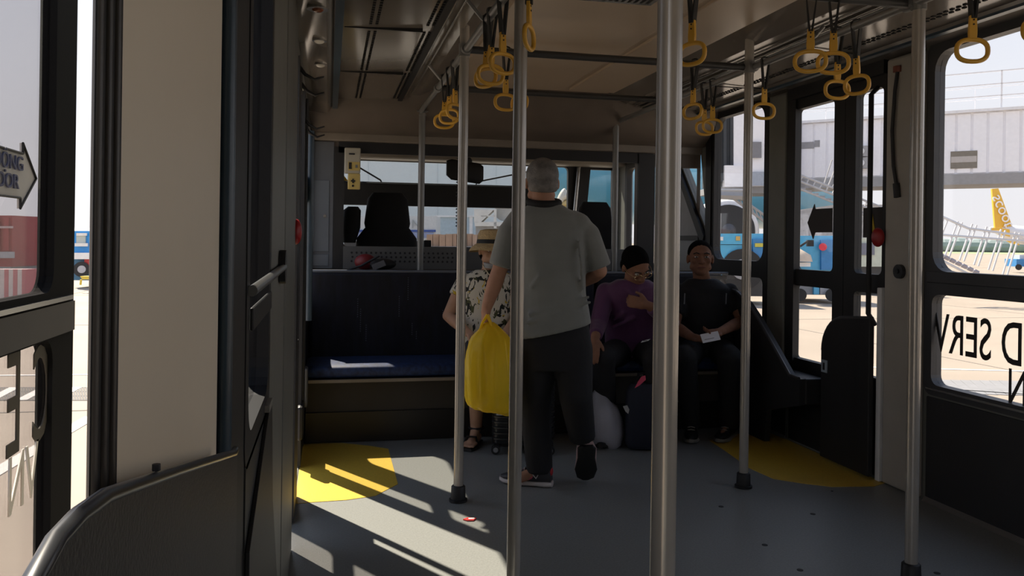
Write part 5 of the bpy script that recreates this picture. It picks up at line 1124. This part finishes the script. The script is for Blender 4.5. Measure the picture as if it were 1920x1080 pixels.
# ---- left side apron
rcn = thing('red_container', 'dark red cargo container at the left edge', 'container', sight(-20, 500, 26))
M_rc = mat('container_red', (.34, .04, .05), .6)
pbox(-160, 23, 404, 500, 26, 2.4, 'container_body', M_rc, rcn)
for i in range(11): pbox(-158+i*16.5, -149+i*16.5, 408, 470, 25.93, .07, 'side_rib', M_rc, rcn)
pbox(-160, 24, 424, 428, 25.9, .03, 'white_marking', mat('marking_pale', (.5, .38, .38), .6), rcn); pbox(-160, 24, 472, 484, 25.9, .1, 'grey_rail', M_lat, rcn); pbox(-158, 20, 500, 530, 26, 2.2, 'container_dolly', M_jbd, rcn)
ba = thing('barrier_row', 'row of red and white striped concrete barriers at the left edge', 'barrier', sight(-10, 540, 15.5))
for i in range(-12, 4):
    if i == 3: continue
    p0 = sight(i*16.5+2, 506, 16.5); mb = MB(); pbox(i*16.5, i*16.5+8, 505, 541, 16.5, .4, 'white_block', mat('barrier_white', (.62, .56, .54), .7), ba); pbox(i*16.5+8, i*16.5+16.2, 505, 541, 16.5, .4, 'red_block', mat('barrier_red', (.50, .17, .19), .7), ba)
wh = thing('warehouse', 'low beige warehouse with pale gable roof beyond the left apron', 'building', sight(60, 480, 75))
pbox(24, 96, 438, 485, 75, 12, 'front_wall', mat('warehouse_beige', (.42, .38, .33), .8), wh); slab('gable_roof', [(45, 439), (65, 424), (96, 436), (96, 439)], 74.8, 12, mat('roof_white', (.60, .60, .60), .6), wh); slab('green_roof', [(20, 440), (24, 424), (60, 426), (45, 439)], 76, 14, mat('roof_green_grey', (.24, .28, .27), .6), wh)
pbox(45, 65, 445, 452, 74.9, .1, 'blue_sign', mat('sign_blue_grey', (.12, .16, .28), .6), wh); pbox(45, 64, 464, 476, 74.9, .1, 'dark_doorway', M_frame, wh); pbox(46, 62, 455, 463, 74.9, .1, 'ochre_panel', mat('ochre', (.40, .33, .18), .7), wh)
wv = thing('loading_vehicle', 'white and blue ground vehicle with flat nose before the warehouse', 'vehicle', sight(80, 500, 38))
slab('cab', [(60, 480), (66, 462), (96, 457), (102, 482)], 38, 1.8, M_tk, wv); pbox(44, 104, 485, 494, 38, 1.8, 'blue_deck', mat('deck_blue_grey', (.14, .24, .30), .5), wv); pbox(66, 94, 457, 460, 37.9, 1.9, 'cab_roof', M_white, wv)
slab('cab_window', [(72, 476), (74, 466), (88, 464), (90, 476)], 37.9, .1, mat('van_glass', (.16, .17, .22)), wv); pbox(52, 100, 494, 500, 38.2, 1.5, 'chassis', M_black, wv)
for px in (56, 84): MB().cyl(onz(sight(px, 501, 37.9), .2), onz(sight(px, 501, 38.2), .2), .20, 16).build('wheel', M_black, wv)
bk = thing('blue_truck', 'bright blue truck cab with white bumper in the gap beside the open door', 'vehicle', sight(150, 520, 24))
pbox(132, 190, 433, 480, 24, 2, 'cab_body', mat('truck_blue', (.02, .25, .62), .35), bk); pbox(143, 160, 438, 462, 23.95, .05, 'windscreen', mat('windscreen_pale', (.40, .46, .45), .2), bk); pbox(143, 162, 437, 442, 23.9, .05, 'visor', M_tk, bk); pbox(140, 164, 456, 462, 23.9, .05, 'wiper_band', M_tk, bk)
pbox(134, 192, 474, 486, 23.8, .4, 'bumper', M_white, bk); pbox(136, 190, 486, 508, 24.1, 1.8, 'chassis', mat('chassis_blue', (.04, .14, .25), .5), bk); pbox(158, 190, 484, 512, 23.9, .2, 'red_box', mat('box_red', (.42, .04, .04), .5), bk)
MB().cyl(sight(153, 505, 23.8), sight(153, 505, 24.2), .22, 18).build('wheel', M_black, bk, smooth=True); MB().cyl(sight(153, 505, 23.78), sight(153, 505, 23.84), .11, 14).build('wheel_hub', M_lat, bk)
ys = thing('wheel_chock', 'small yellow stand on the bright apron before the blue truck', 'stand', sight(156, 522, 22))
slab('stand_top', [(150, 518), (168, 518), (172, 524), (154, 524)], 22, .3, mat('stand_yellow', (.6, .45, .05), .5), ys); bar(ys, 'stand_leg', (152, 524, 22), (151, 534, 22), .03, mat('stand_yellow', (.6, .45, .05))); bar(ys, 'stand_leg', (170, 524, 22.2), (171, 533, 22.2), .03, mat('stand_yellow', (.6, .45, .05)))
